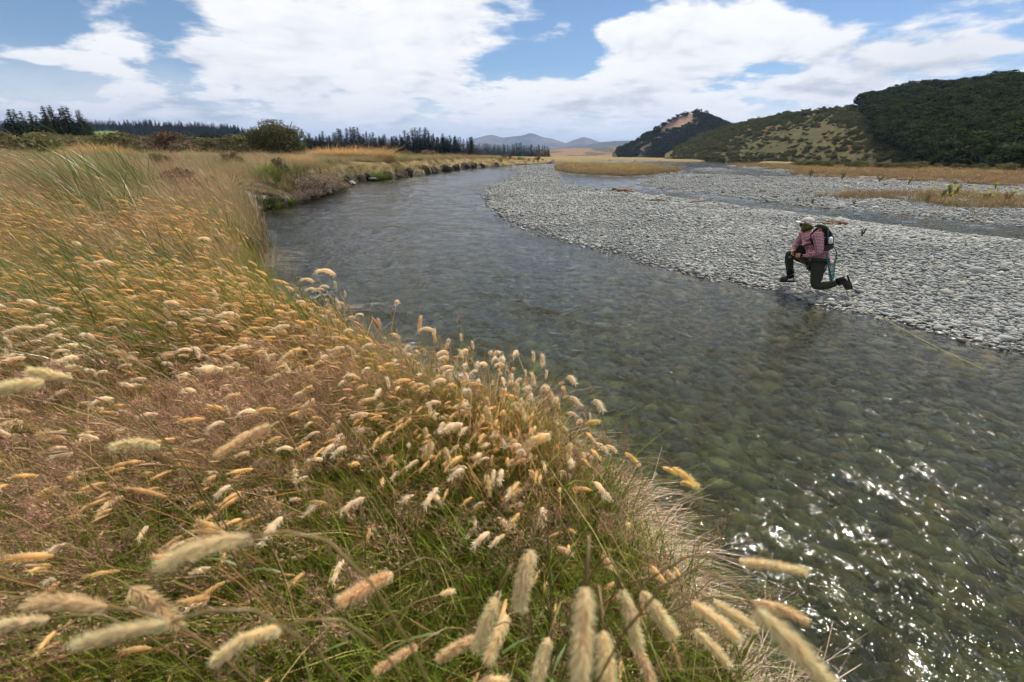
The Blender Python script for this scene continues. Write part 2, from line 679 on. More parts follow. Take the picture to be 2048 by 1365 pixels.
M_STONE = mat_stone('river_stone', [(0, (.11, .122, .125)), (1, (.44, .45, .44)), (.25, (.19, .208, .21)), (.5, (.26, .278, .278)), (.75, (.325, .34, .338)), (.93, (.27, .25, .21))])
M_BED = mat_stone('bed_stone', [(0, (.05, .045, .022)), (1, (.48, .45, .29)), (.3, (.15, .125, .06)), (.5, (.34, .24, .10)), (.65, (.11, .115, .055)), (.88, (.30, .31, .18))], wet=True)


def mat_ground():
    m = bpy.data.materials.new('valley_ground')
    m.use_nodes = True
    N = NT(m.node_tree)
    out = N.n('ShaderNodeOutputMaterial')
    b = N.n('ShaderNodeBsdfPrincipled')
    b.inputs['Roughness'].default_value = .9
    b.inputs['Specular IOR Level'].default_value = .15
    pos = N.n('ShaderNodeNewGeometry').outputs['Position']
    c = N.attr('Col')
    g = N.attr('gravel', 'Fac')
    v = N.n('ShaderNodeTexVoronoi')
    N.put(v.inputs['Vector'], pos)
    v.inputs['Scale'].default_value = 15.0
    vc = N.n('ShaderNodeSeparateColor')
    N.put(vc.inputs[0], v.outputs['Color'])
    pebble = N.mix(vc.outputs[0], (.55, .56, .55), (1.35, 1.36, 1.34))
    edge = N.ss(v.outputs['Distance'], .0, .55, 1.1, .55)
    pebble = N.mix(1.0, pebble, edge, 'MULTIPLY')
    n1 = N.noise(pos, 2.2, 6, .65)
    n2 = N.noise(pos, .25, 4, .6)
    earth = N.mix(n1, (.55, .55, .55), (1.45, 1.45, 1.45))
    big = N.mix(n2, (.8, .8, .8), (1.2, 1.2, 1.2))
    f = N.mix(g, earth, pebble)
    f = N.mix(1.0, f, big, 'MULTIPLY')
    N.put(b.inputs['Base Color'], N.mix(1.0, c, f, 'MULTIPLY'))
    bp = N.n('ShaderNodeBump')
    bp.inputs['Strength'].default_value = .8
    bp.inputs['Distance'].default_value = .05
    N.put(bp.inputs['Height'], N.m('ADD', N.m('MULTIPLY', N.m('SUBTRACT', 1.0, v.outputs['Distance']), g), N.m('MULTIPLY', n1, .6)))
    N.put(b.inputs['Normal'], bp.outputs[0])
    N.t.links.new(b.outputs[0], out.inputs[0])
    return m


def mat_water():
    m = bpy.data.materials.new('river_water')
    m.use_nodes = True
    N = NT(m.node_tree)
    out = N.n('ShaderNodeOutputMaterial')
    pos = N.n('ShaderNodeNewGeometry').outputs['Position']
    flow = N.n('ShaderNodeMapping')
    N.put(flow.inputs['Vector'], pos)
    flow.inputs['Rotation'].default_value = (0, 0, R(-32))
    flow.inputs['Scale'].default_value = (1.0, .55, 1.0)
    fv = flow.outputs[0]
    a = N.noise(fv, 2.2, 3, .55, .6)
    bb = N.noise(fv, 7.5, 4, .6, .8)
    cc = N.noise(fv, 26., 3, .6, .5)
    # ridged ripples, the sharp small crests of a fast shallow stream
    rid = N.m('SUBTRACT', 1.0, N.m('MULTIPLY', N.m('ABSOLUTE', N.m('SUBTRACT', bb, .5)), 4.0))
    hgt = N.m('ADD', N.m('ADD', N.m('MULTIPLY', a, .55), N.m('MULTIPLY', rid, .16)), N.m('ADD', N.m('MULTIPLY', bb, .36), N.m('MULTIPLY', cc, .12)))
    bp = N.n('ShaderNodeBump')
    bp.inputs['Strength'].default_value = 1.0
    bp.inputs['Distance'].default_value = .065
    N.put(bp.inputs['Height'], hgt)
    fr = N.n('ShaderNodeFresnel')
    fr.inputs['IOR'].default_value = 1.30
    N.put(fr.inputs['Normal'], bp.outputs[0])
    gl = N.n('ShaderNodeBsdfGlossy')
    gl.inputs['Roughness'].default_value = .052
    N.put(gl.inputs['Normal'], bp.outputs[0])
    tr = N.n('ShaderNodeBsdfTransparent')
    tr.inputs[0].default_value = (.93, .97, .90, 1)
    rf = N.n('ShaderNodeBsdfRefraction')
    rf.inputs['IOR'].default_value = 1.2
    rf.inputs['Roughness'].default_value = .05
    rf.inputs['Color'].default_value = (.95, .97, .95, 1)
    N.put(rf.inputs['Normal'], bp.outputs[0])
    body = N.n('ShaderNodeMixShader')
    body.inputs[0].default_value = .5
    N.t.links.new(tr.outputs[0], body.inputs[1])
    N.t.links.new(rf.outputs[0], body.inputs[2])
    mx = N.n('ShaderNodeMixShader')
    N.put(mx.inputs[0], fr.outputs[0])
    N.t.links.new(body.outputs[0], mx.inputs[1])
    N.t.links.new(gl.outputs[0], mx.inputs[2])
    # broken white water where the current meets rocks
    fo = N.attr('foam', 'Fac')
    fn = N.noise(fv, 13., 5, .7, 1.0)
    fm = N.ss(N.m('ADD', fo, N.m('MULTIPLY', fn, .9)), .98, 1.25)
    fd = N.n('ShaderNodeBsdfDiffuse')
    fd.inputs[0].default_value = (.62, .65, .65, 1)
    m3 = N.n('ShaderNodeMixShader')
    N.put(m3.inputs[0], fm)
    N.t.links.new(mx.outputs[0], m3.inputs[1])
    N.t.links.new(fd.outputs[0], m3.inputs[2])
    N.t.links.new(m3.outputs[0], out.inputs[0])
    va = N.n('ShaderNodeVolumeAbsorption')
    va.inputs['Color'].default_value = (.63, .69, .34, 1)
    va.inputs['Density'].default_value = 1.1
    N.t.links.new(va.outputs[0], out.inputs['Volume'])
    return m


# ------------------------------------------------------------------ ground sheet
def polar(az_in, az_n, rs):
    """full-circle grid, fine inside the given half angle"""
    a = np.linspace(-az_in, az_in, az_n)
    b = np.linspace(az_in, 2 * math.pi - az_in, 90)[1:-1]
    az = np.concatenate([a, b])
    AZ, RR = np.meshgrid(az, rs)
    return AZ, RR, RR * np.sin(AZ), RR * np.cos(AZ)


def grid_faces(nr, nc, wrap=True):
    i = np.arange(nr - 1)[:, None]
    j = np.arange(nc if wrap else nc - 1)[None, :]
    a = i * nc + j
    b = i * nc + (j + 1) % nc
    return np.stack([a, a + nc, b + nc, b], -1).reshape(-1, 4)


def build_ground():
    rs = np.concatenate([np.geomspace(.25, 180, 560), np.geomspace(185, 14000, 60)])
    AZ, RR, X, Y = polar(R(56), 620, rs)
    h, sl, s1, s2, si, si2, sf = height(X, Y, full=True)
    X, Y = X.ravel(), Y.ravel()
    n = len(X)
    h = h.ravel()
    sl, s1, s2, si, sf = [a.ravel() for a in (sl, s1, s2, si, sf)]
    v = np.stack([X, Y, h], 1)
    f = grid_faces(len(rs), AZ.shape[1])
    r = np.hypot(X, Y)
    # centre cap
    v = np.vstack([v, [0, 0, float(h[:AZ.shape[1]].mean())]])
    j = np.arange(AZ.shape[1])
    tri = np.stack([np.full_like(j, n), j, (j + 1) % AZ.shape[1]], 1)
    base = np.array([.085, .075, .045])
    C = np.zeros((n, 3)) + np.array([.12, .11, .07])       # river bed
    gv = np.ones(n)
    bedmix = fbm(X * .5, Y * .5, 3)[:, None]
    C = np.array([.13, .13, .08]) * (1 - bedmix) + np.array([.24, .19, .10]) * bedmix
    dry = sstep(h, -.01, .02)[:, None]
    grav = np.array([.235, .248, .241])
    C = C * (1 - dry) + grav * dry
    wetb = (sstep(h, -.02, .01) * (1 - sstep(h, .02, .05)))[:, None]
    C = C * (1 - wetb * .6)
    # left land: grassy soil; far off its straw colour shows as meadow
    nn = fbm(X * .05, Y * .05, 4)[:, None]
    near_soil = np.array([.055, .050, .022])
    meadow = np.array([.27, .185, .072]) * nn + np.array([.15, .13, .05]) * (1 - nn)
    t = sstep(r, 12, 60)[:, None]
    land = near_soil * (1 - t) + meadow * t
    ml = sstep(sl, .05, .2)[:, None]
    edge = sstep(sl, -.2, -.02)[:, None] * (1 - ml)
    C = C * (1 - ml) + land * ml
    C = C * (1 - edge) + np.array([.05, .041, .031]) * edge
    gv = gv * (1 - ml[:, 0])
    # grassed part of the right flats and islet
    gr = seg_dist(X, Y, grass_r)
    pat = fbm(X * .09, Y * .22, 4)
    mr = sstep(gr + (pat - .5) * 14, -.5, 2.5) * sstep(sf, .1, .8)
    strawR = np.array([.26, .165, .085]) * nn + np.array([.17, .115, .06]) * (1 - nn)
    mr = mr * (.60 + .4 * sstep(fbm(X * .15, Y * .5, 3), .38, .55))
    C = C * (1 - mr[:, None]) + strawR * mr[:, None]
    gv = gv * (1 - mr)
    mi = sstep(si, .2, .9)
    C = C * (1 - mi[:, None]) + np.array([.15, .12, .05]) * mi[:, None]
    gv *= 1 - mi
    wd = seg_dist(X, Y, weeds_poly)
    mw = sstep(wd + (fbm(X * .6, Y * .6, 3) - .5) * 5, 0, 2) * .55
    C = C * (1 - mw[:, None]) + np.array([.14, .12, .055]) * mw[:, None]
    C = np.vstack([C, C[0]])
    gv = np.append(gv, 0)
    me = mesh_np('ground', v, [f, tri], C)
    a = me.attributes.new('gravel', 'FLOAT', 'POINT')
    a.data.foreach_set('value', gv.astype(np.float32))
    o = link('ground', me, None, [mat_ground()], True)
    tag(o, 'valley floor with grassy banks, river bed and grey gravel flats', 'ground', kind='structure')
    return o


ground = build_ground()


def build_water():
    rs = np.concatenate([[.05], np.geomspace(.8, 170, 620), np.geomspace(175, 600, 20)])
    AZ, RR, X, Y = polar(R(54), 560, rs)
    ang = R(-32)
    u = X * math.cos(ang) - Y * math.sin(ang)
    w = (X * math.sin(ang) + Y * math.cos(ang)) * .55
    amp = sstep(RR, 1, 3) * (1 - sstep(RR, 120, 170))
    s1 = np.minimum(seg_dist(X, Y, bar1), 0) * -1
    shallow = .35 + .65 * sstep(s1, .3, 4.0)
    big = fbm(X * .35, Y * .35, 2)
    rid = 1 - np.abs(fbm(u * 2.3 + 4, w * 2.3, 3) - .5) * 4
    z = (.13 * (fbm(u * 1.3, w * 1.3, 3) - .5) + .016 * rid + .03 * (fbm(u * 4.5, w * 4.5, 2) - .5)) * (.5 + big) * amp * shallow
    foam = np.zeros_like(X)
    spots = [(640, 597, .5, .10, .85), (760, 612, .5, .12, .75), (822, 694, .55, .10, .74), (700, 622, .5, .08, .7), (920, 760, .3, .14, .95), (503, 458, .5, .25, 1.0), (497, 470, .3, .15, .9), (1125, 682, .22, .10, .55), (775, 630, .3, .08, .6),
             (770, 437, .7, .35, .55), (655, 420, .7, .3, .5), (1100, 780, .15, .1, .5), (935, 404, .9, .4, .45), (960, 432, .7, .3, .5), (1560, 1060, .05, .05, .2), (1430, 345, 4, 1.5, .7), (895, 650, .2, .1, .5)]
    for (px, py, sx, sy, am) in spots:
        c = P(px, py)
        dx = X - c[0]
        dy = Y - c[1]
        foam = np.maximum(foam, am * .75 * np.exp(-((dx * .85 + dy * .5) / sx) ** 2 - ((dx * -.5 + dy * .85) / (sy * 2)) ** 2))
        z = z + .03 * am * np.exp(-(dx / sx) ** 2 - (dy / sy) ** 2)
    # scattered little whitecaps
    wc = sstep(fbm(X * 1.3 + 50, Y * 1.1, 3), .70, .80) * .36 * sstep(RR, 4, 12)
    foam = np.maximum(foam, wc * (s1 > 1.0))
    n = X.size
    nc = AZ.shape[1]
    nr = len(rs)
    top = np.stack([X.ravel(), Y.ravel(), z.ravel()], 1)
    # closed body: skirt and flat bottom well below the bed
    last = top[-nc:].copy()
    last[:, 2] = -2.0
    v = np.vstack([top, last, [[0, 0, 0], [0, 0, -2.0]]])
    f = grid_faces(nr, nc)
    j = np.arange(nc)
    jn = (j + 1) % nc
    sk = np.stack([(nr - 1) * nc + j, n + j, n + jn, (nr - 1) * nc + jn], 1)
    ct = n + nc
    cb = n + nc + 1
    t1 = np.stack([np.full_like(j, ct), j, jn], 1)
    t2 = np.stack([np.full_like(j, cb), n + jn, n + j], 1)
    f = np.vstack([f, sk])
    me = mesh_np('river_water', v, [f, np.vstack([t1, t2])])
    a = me.attributes.new('foam', 'FLOAT', 'POINT')
    a.data.foreach_set('value', np.concatenate([foam.ravel(), np.zeros(nc + 2)]).astype(np.float32))
    bm = bmesh.new()
    bm.from_mesh(me)
    bmesh.ops.recalc_face_normals(bm, faces=bm.faces)
    bm.to_mesh(me)
    bm.free()
    o = link('river_water', me, None, [mat_water()], True)
    tag(o, 'clear rippled river water over stones, sunlit', 'water', kind='structure')


build_water()

# ------------------------------------------------------------------ hills and mountains
def mat_hill(name, bump=.6, nscale=.05):
    m = bpy.data.materials.new(name)
    m.use_nodes = True
    N = NT(m.node_tree)
    out = N.n('ShaderNodeOutputMaterial')
    b = N.n('ShaderNodeBsdfPrincipled')
    b.inputs['Roughness'].default_value = .95
    b.inputs['Specular IOR Level'].default_value = .05
    pos = N.n('ShaderNodeNewGeometry').outputs['Position']
    n1 = N.noise(pos, nscale * 8, 6, .7)
    n2 = N.noise(pos, nscale, 5, .6)
    f = N.mix(1.0, N.mix(n1, (.55, .55, .55), (1.45, 1.45, 1.45)), N.mix(n2, (.8, .8, .8), (1.2, 1.2, 1.2)), 'MULTIPLY')
    N.put(b.inputs['Base Color'], N.mix(1.0, N.attr('Col'), f, 'MULTIPLY'))
    bp = N.n('ShaderNodeBump')
    bp.inputs['Strength'].default_value = bump
    bp.inputs['Distance'].default_value = .05 / nscale
    N.put(bp.inputs['Height'], N.m('ADD', n1, n2))
    N.put(b.inputs['Normal'], bp.outputs[0])
    N.t.links.new(b.outputs[0], out.inputs[0])
    return m


class Hill:
    """a ridge given by where its foot and its crest stand: rows of (px, foot_py, foot_dist, crest_py, crest_dist)"""

    def __init__(self, rows, amp, nfreq, power=1.0):
        self.r = np.array(rows, float)
        self.amp, self.nf, self.pw = amp, nfreq, power

    def at(self, px, v):
        px = np.asarray(px, float)
        v = np.asarray(v, float)
        g = [np.interp(px, self.r[:, 0], self.r[:, k]) for k in range(1, 5)]
        vv = np.clip(v, 0, 1)
        d = g[1] + (g[3] - g[1]) * vv
        back = np.clip(v - 1, 0, None)
        d = d + back * g[3] * .6
        dr = (px - 1024)[..., None] * CR + FPX * F0 + (682.5 - (g[0] + (g[2] - g[0]) * vv))[..., None] * CU
        hh = np.hypot(dr[..., 0], dr[..., 1])
        x = dr[..., 0] / hh * d
        y = dr[..., 1] / hh * d
        te_c = (lambda q: q[..., 2] / np.hypot(q[..., 0], q[..., 1]))((px - 1024)[..., None] * CR + FPX * F0 + (682.5 - g[2])[..., None] * CU)
        zc = CAMZ + te_c * g[3]
        z = zc * vv ** self.pw
        z = z * (1 - np.clip(back, 0, 1) ** 1.5) - back * 2
        nz = self.amp * (fbm(x * self.nf, y * self.nf, 5, .55) - .5) * 2 * sstep(v, 0, .3) * (1 - .6 * sstep(v, .8, 1.0))
        gul = self.amp * .7 * (1 - np.abs(fbm(x * self.nf * 2 + 31, y * self.nf * .8, 3) - .5) * 6) * sstep(v, .05, .4) * (1 - sstep(v, .75, 1))
        z = z + nz - np.abs(gul) * .5 - 1.2 * (1 - sstep(v, 0, .06))
        return np.stack([x, y, z], -1)

    def build(self, name, mat, colfn, label, cat='hill', nu=220, nv=60):
        us = np.linspace(self.r[0, 0], self.r[-1, 0], nu)
        vs = np.concatenate([np.linspace(0, 1, nv), np.linspace(1.06, 2, 10)])
        U, V = np.meshgrid(us, vs)
        p = self.at(U, V)
        c = colfn(U, V, p)
        f = grid_faces(len(vs), nu, wrap=False)[:, ::-1]
        me = mesh_np(name, p.reshape(-1, 3), [f], c.reshape(-1, 3))
        o = link(name, me, None, [mat], True)
        tag(o, label, cat, kind='structure')
        return o


def mixc(a, b, t):
    return np.asarray(a) * (1 - t[..., None]) + np.asarray(b) * t[..., None]


MH = mat_hill('hill_ground', .6, .06)
MM = mat_hill('mountain_ground', .8, .003)


def col_right(U, V, p):
    n = fbm(p[..., 0] * .035, p[..., 1] * .035, 4)
    n2 = fbm(p[..., 0] * .012 + 7, p[..., 1] * .012, 3)
    c = mixc((.075, .072, .032), (.155, .112, .05), sstep(n, .38, .62))
    gr = np.exp(-((U - 1640 - (V - .5) * 260) / 110) ** 2 - ((V - .5) / .38) ** 2) * 1.5
    gr2 = np.exp(-((U - 1780) / 45) ** 2 - ((V - .36) / .09) ** 2) * 1.6
    gr3 = np.exp(-((U - 1540) / 70) ** 2 - ((V - .22) / .14) ** 2) * 1.2
    c = mixc(c, (.082, .082, .032), np.clip(sstep(n2 + n * .3, .45, .7) * .4 + gr + gr2 + gr3, 0, 1) * .6)
    c = mixc(c, (.11, .075, .035), sstep(fbm(p[..., 0] * .15, p[..., 1] * .15, 3), .5, .7) * .6)
    dk = sstep(n + .35 * n2, .68, .82)
    c = mixc(c, (.07, .065, .03), dk * .7)
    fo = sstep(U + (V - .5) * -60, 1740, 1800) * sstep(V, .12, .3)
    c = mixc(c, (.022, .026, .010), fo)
    return c


right_hill = Hill([(1330, 313, 330, 308, 400), (1350, 313, 320, 296, 420), (1400, 315, 300, 270, 440), (1450, 317, 280, 254, 430), (1500, 320, 262, 240, 410), (1580, 324, 235, 226, 380),
                   (1680, 328, 215, 214, 360), (1740, 331, 200, 206, 345), (1790, 333, 192, 198, 335), (1850, 336, 180, 191, 320), (1950, 340, 165, 186, 295), (2048, 344, 150, 182, 280),
                   (2300, 360, 140, 170, 260), (2900, 400, 140, 190, 260)], 2.5, .02, .95)
right_hill.build('right_hill', MH, col_right, 'long tussock and scrub hillside rising to dark forest on the right', nu=420, nv=110)


def col_cone(U, V, p):
    n = fbm(p[..., 0] * .03, p[..., 2] * .05, 4)
    c = mixc((.05, .052, .03), (.10, .085, .05), n)
    PYs = 306 + (np.interp(U, cone_hill.r[:, 0], cone_hill.r[:, 3]) - 306) * V
    sc = sstep(n + 1.3 * np.exp(-((U - 1363 - (PYs - 245) * -.7) / 34) ** 2 - ((PYs - 246) / 26) ** 2), .85, 1.1)
    sc2 = sstep(n + 1.1 * np.exp(-((U - 1330) / 22) ** 2 - ((PYs - 272) / 4) ** 2), 1.0, 1.15)
    sc3 = sstep(n + .9 * np.exp(-((U - 1280) / 40) ** 2 - ((PYs - 290) / 16) ** 2), .95, 1.3) * .35
    c = mixc(c, (.30, .20, .135), np.clip(sc + sc2 + sc3, 0, 1))
    return c


cone_hill = Hill([(1225, 306, 640, 305, 700), (1255, 306, 640, 293, 700), (1285, 307, 620, 276, 700), (1310, 307, 620, 262, 700), (1335, 308, 610, 246, 700), (1360, 309, 600, 232, 700), (1385, 310, 600, 226, 700),
                  (1405, 310, 600, 226, 700), (1425, 311, 600, 236, 700), (1450, 311, 600, 249, 700), (1480, 312, 600, 262, 700), (1540, 312, 600, 285, 700), (1650, 314, 600, 305, 700)], 4, .012, .9)
cone_hill.build('far_hill', MH, col_cone, 'steep cone shaped hill with a bare tan slip near its top', nu=260, nv=90)


def col_left(U, V, p):
    n = fbm(p[..., 0] * .01, p[..., 1] * .01, 4)
    c = mixc((.022, .033, .016), (.035, .045, .02), n)
    pad = np.exp(-((U - 200) / 45) ** 4 - ((V - .45) / .3) ** 4)
    pad2 = np.exp(-((U - 305) / 14) ** 2 - ((V - .66) / .05) ** 2) + np.exp(-((U - 375) / 20) ** 2 - ((V - .52) / .05) ** 2)
    return mixc(c, (.15, .19, .05), np.clip(pad * 1.3 + pad2, 0, 1))


left_ridge = Hill([(-400, 283, 700, 262, 900), (0, 288, 700, 256, 900), (100, 289, 700, 250, 900), (180, 290, 700, 250, 900), (250, 291, 700, 251, 900), (350, 293, 700, 254, 900), (420, 294, 700, 256, 900),
                   (470, 295, 700, 261, 900), (500, 295, 700, 268, 900), (560, 296, 700, 278, 900), (700, 298, 700, 287, 900), (900, 300, 700, 296, 900)], 3, .006, .8)
left_ridge.build('forested_ridge', MH, col_left, 'low flat-topped ridge under dark plantation forest behind the pines', nu=220, nv=50)


def col_mtn(U, V, p):
    n = fbm(p[..., 0] * .003, p[..., 1] * .003, 4)
    c = mixc((.08, .085, .06), (.15, .13, .095), n)
    return mixc(c * .7, (.22, .17, .125), sstep(V + (n - .5) * 1.2, .55, .95) * .7)


mtn = Hill([(860, 301, 5600, 298, 6600), (920, 301, 5600, 290, 6600), (950, 302, 5600, 277, 6600), (978, 302, 5600, 271, 6600), (985, 302, 5600, 270, 6600), (1003, 302, 5600, 276, 6600), (1030, 302, 5600, 273, 6600), (1045, 302, 5600, 271, 6600), (1060, 302, 5600, 267, 6600), (1068, 302, 5600, 268, 6600),
            (1085, 302, 5600, 275, 6600), (1105, 302, 5600, 278, 6600), (1130, 303, 5600, 286, 6600), (1150, 303, 5600, 293, 6600), (1200, 303, 5600, 300, 6600)], 40, .0012, .85)
mtn.build('mountain_range', MM, col_mtn, 'far pale blue mountains with two bare summits', 'mountain', nu=240, nv=50)
mtn2 = Hill([(1080, 303, 5000, 301, 6000), (1120, 303, 5000, 291, 6000), (1150, 303, 5000, 279, 6000), (1168, 303, 5000, 274, 6000), (1180, 303, 5000, 277, 6000), (1200, 303, 5000, 284, 6000), (1240, 304, 5000, 290, 6000), (1300, 304, 5000, 300, 6000)], 30, .0012, .9)
mtn2.build('blue_mountain', MM, col_mtn, 'single far rounded mountain right of the range', 'mountain', nu=140, nv=40)
mtn3 = Hill([(1110, 303, 3800, 301, 4600), (1150, 303, 3800, 295, 4600), (1185, 303, 3800, 287, 4600), (1215, 304, 3800, 283, 4600), (1250, 304, 3800, 282, 4600), (1290, 304, 3800, 283, 4600), (1400, 305, 3800, 280, 4600), (1500, 306, 3800, 285, 4600), (1700, 307, 3800, 295, 4600)], 25, .0015, .9)
mtn3.build('dark_blue_range', MM, lambda U, V, p: mixc((.05, .055, .05), (.08, .08, .06), V), 'low darker blue range in front of the mountains', 'mountain', nu=140, nv=40)
gold = Hill([(1060, 304, 1300, 303, 1500), (1110, 304, 1300, 298, 1500), (1150, 304, 1300, 297, 1500), (1200, 304, 1300, 296, 1500), (1240, 304, 1300, 294, 1500), (1300, 305, 1300, 296, 1500), (1400, 306, 1300, 300, 1500)], 2.0, .01)
gold.build('golden_downs', MH, lambda U, V, p: mixc((.24, .15, .075), (.10, .085, .05), sstep(fbm(p[..., 0] * .02, p[..., 1] * .02, 3), .5, .62)), 'low tawny downs at the head of the valley', 'hill', nu=120, nv=24)

# ------------------------------------------------------------------ haze
bm = bmesh.new()
bmesh.ops.create_cube(bm, size=1)
for v_ in bm.verts:
    v_.co = Vector((v_.co.x * 30000, v_.co.y * 30000, (-3.0 if v_.co.z < 0 else 420.0)))
me = bpy.data.meshes.new('haze')
bm.to_mesh(me)
bm.free()
hm = bpy.data.materials.new('valley_haze')
hm.use_nodes = True
N_ = NT(hm.node_tree)
ho = N_.n('ShaderNodeOutputMaterial')
pv = N_.n('ShaderNodeVolumePrincipled')
pv.inputs['Color'].default_value = (.40, .58, .95, 1)
pv.inputs['Density'].default_value = 1.0e-4
pv.inputs['Anisotropy'].default_value = .2
N_.t.links.new(pv.outputs[0], ho.inputs['Volume'])
haze = link('haze', me, None, [hm])
tag(haze, 'thin summer haze over the whole valley', 'haze', kind='stuff')

# ------------------------------------------------------------------ river stones
def stone_mesh(seed, sub=2, flat=.55):
    bm = bmesh.new()
    bmesh.ops.create_icosphere(bm, subdivisions=sub, radius=1)
    rs = random.Random(seed)
    ax = (rs.uniform(.9, 1.25), rs.uniform(.7, .95), flat * rs.uniform(.75, 1.2))
    ph = [rs.uniform(0, 6) for _ in range(6)]
    for v in bm.verts:
        c = v.co.copy()
        k = 1 + .10 * math.sin(2.3 * c.x + ph[0]) + .09 * math.sin(2.9 * c.y + ph[1]) + .07 * math.sin(3.7 * c.z + ph[2] + c.x * 2) + .05 * math.sin(5 * c.x + 4 * c.y + ph[3])
        # squarish, worn facets
        s = (abs(c.x) ** 2.6 + abs(c.y) ** 2.6 + abs(c.z) ** 2.6) ** (-1 / 2.6)
        v.co = Vector((c.x * ax[0] * k * s, c.y * ax[1] * k * s, c.z * ax[2] * k * s))
    me = bpy.data.meshes.new('stone')
    bm.to_mesh(me)
    bm.free()
    me.shade_smooth()
    return me


stone_protos = []
for i in range(9):
    me = stone_mesh(i, 2, .5 + .03 * i)
    me.materials.append(M_STONE)
    stone_protos.append(bpy.data.objects.new('stone_source', me))
bed_protos = []
for i in range(6):
    me = stone_mesh(40 + i, 2, .6)
    me.materials.append(M_BED)
    bed_protos.append(bpy.data.objects.new('bed_stone_source', me))


def polar_pts(n, r0, r1, a0, a1, gen=rng):
    a = gen.uniform(a0, a1, n)
    r = np.exp(gen.uniform(math.log(r0), math.log(r1), n))
    return r * np.sin(a), r * np.cos(a), r


def lay_stones():
    x, y, r = polar_pts(430000, 5.0, 130, R(-12), R(62))
    h, sl, s1, s2, si, si2, sf = height(x, y, full=True)
    gr = seg_dist(x, y, grass_r)
    wob = (fbm(x * .09, y * .22, 4) - .5) * 14
    size = np.exp(rng.normal(0, .36, len(x))) * (.0185 + .006 * sstep(r, 6, 25) + .00045 * r)
    size = np.where(s1 > 0, size, size)
    ok = (h > -.05) & (sl < -.3) & (np.maximum.reduce([s1, s2, si2, sf, si]) > -.35)
    p_gr = np.where((gr + wob > 1), .12, 1.0) * np.where(si > .4, .15, 1)
    ok &= rng.random(len(x)) < p_gr
    ok &= rng.random(len(x)) < .42 + .58 * sstep(fbm(x * .22 + 3, y * .5, 3), .40, .56)
    big = fbm(x * .7, y * .7, 2)
    size = size * (.75 + .6 * big)
    size = np.clip(size, .012, .30)
    x, y, h, size = x[ok], y[ok], h[ok], size[ok]
    n = len(x)
    z = h + size * rng.uniform(-.05, .35, n)
    rot = np.stack([rng.normal(0, .22, n), rng.normal(0, .22, n), rng.uniform(0, 6.28, n)], 1)
    scatter('gravel_stones', stone_protos, np.stack([x, y, z], 1), rot, size, rng.integers(0, 9, n), 'grey river stones covering the gravel bars', 'stones')
    # stones of the river bed
    x, y, r = polar_pts(130000, 1.2, 45, R(-45), R(62))
    h, sl, s1, s2, si, si2, sf = height(x, y, full=True)
    ok = (h < -.01) & (sl < -.05)
    x, y, h, r = x[ok], y[ok], h[ok], r[ok]
    n = len(x)
    size = np.clip(np.exp(rng.normal(-.1, .72, n)) * (.019 + .0011 * r + .006 * sstep(h, -.25, -.5)), .012, .13)
    z = h + size * rng.uniform(-.3, .25, n)
    z = np.minimum(z, -size * .5 - .03)
    rot = np.stack([rng.normal(0, .3, n), rng.normal(0, .3, n), rng.uniform(0, 6.28, n)], 1)
    scatter('river_bed_stones', bed_protos, np.stack([x, y, z], 1), rot, size, rng.integers(0, 6, n), 'brown and olive stones on the river bed under clear water', 'stones')
    # the stones that show largest, each a part of the gravel bank
    hero = [stone_mesh(80 + i, 1, .55) for i in range(8)]
    for m_ in hero:
        m_.materials.append(M_STONE)
    placed = []
    g2 = np.random.default_rng(21)
    tries = 0
    while len(placed) < 268 and tries < 20000:
        tries += 1
        px = g2.uniform(1480, 2047)
        py = g2.uniform(540, 692)
        q = P(px, py, .08)
        hh = H1(q[0], q[1])
        if hh < -.03 or hh > .5:
            continue
        rr = math.hypot(q[0], q[1])
        s = float(np.clip(np.exp(g2.normal(0, .28)) * .052, .036, .10))
        if rr > 11:
            s *= 1.15
        if any((q[0] - a) ** 2 + (q[1] - b) ** 2 < (s + c) ** 2 * .8 for a, b, c in placed):
            continue
        if abs(px - 1632) < 75 and 540 < py < 590:
            continue
        placed.append((q[0], q[1], s))
        o = bpy.data.objects.new('stone', hero[len(placed) % 8])
        col.objects.link(o)
        o.parent = ground
        o.location = (q[0], q[1], hh + s * .22)
        o.scale = (s, s, s * g2.uniform(.8, 1.15))
        o.rotation_euler = (g2.normal(0, .15), g2.normal(0, .15), g2.uniform(0, 6.28))


lay_stones()

# ------------------------------------------------------------------ grasses
M_GRASS = mat_leaf('grass_blades', .42, .4, .03, 0.04)
M_HEAD = mat_leaf('seed_heads', .62, .22, .008)
M_PANI = mat_leaf('panicle_spikelets', .35, .3, .03)
GREEN0, GREEN1 = (.06, .085, .014), (.27, .34, .045)
STRAW0, STRAW1 = (.34, .24, .09), (.80, .58, .28)


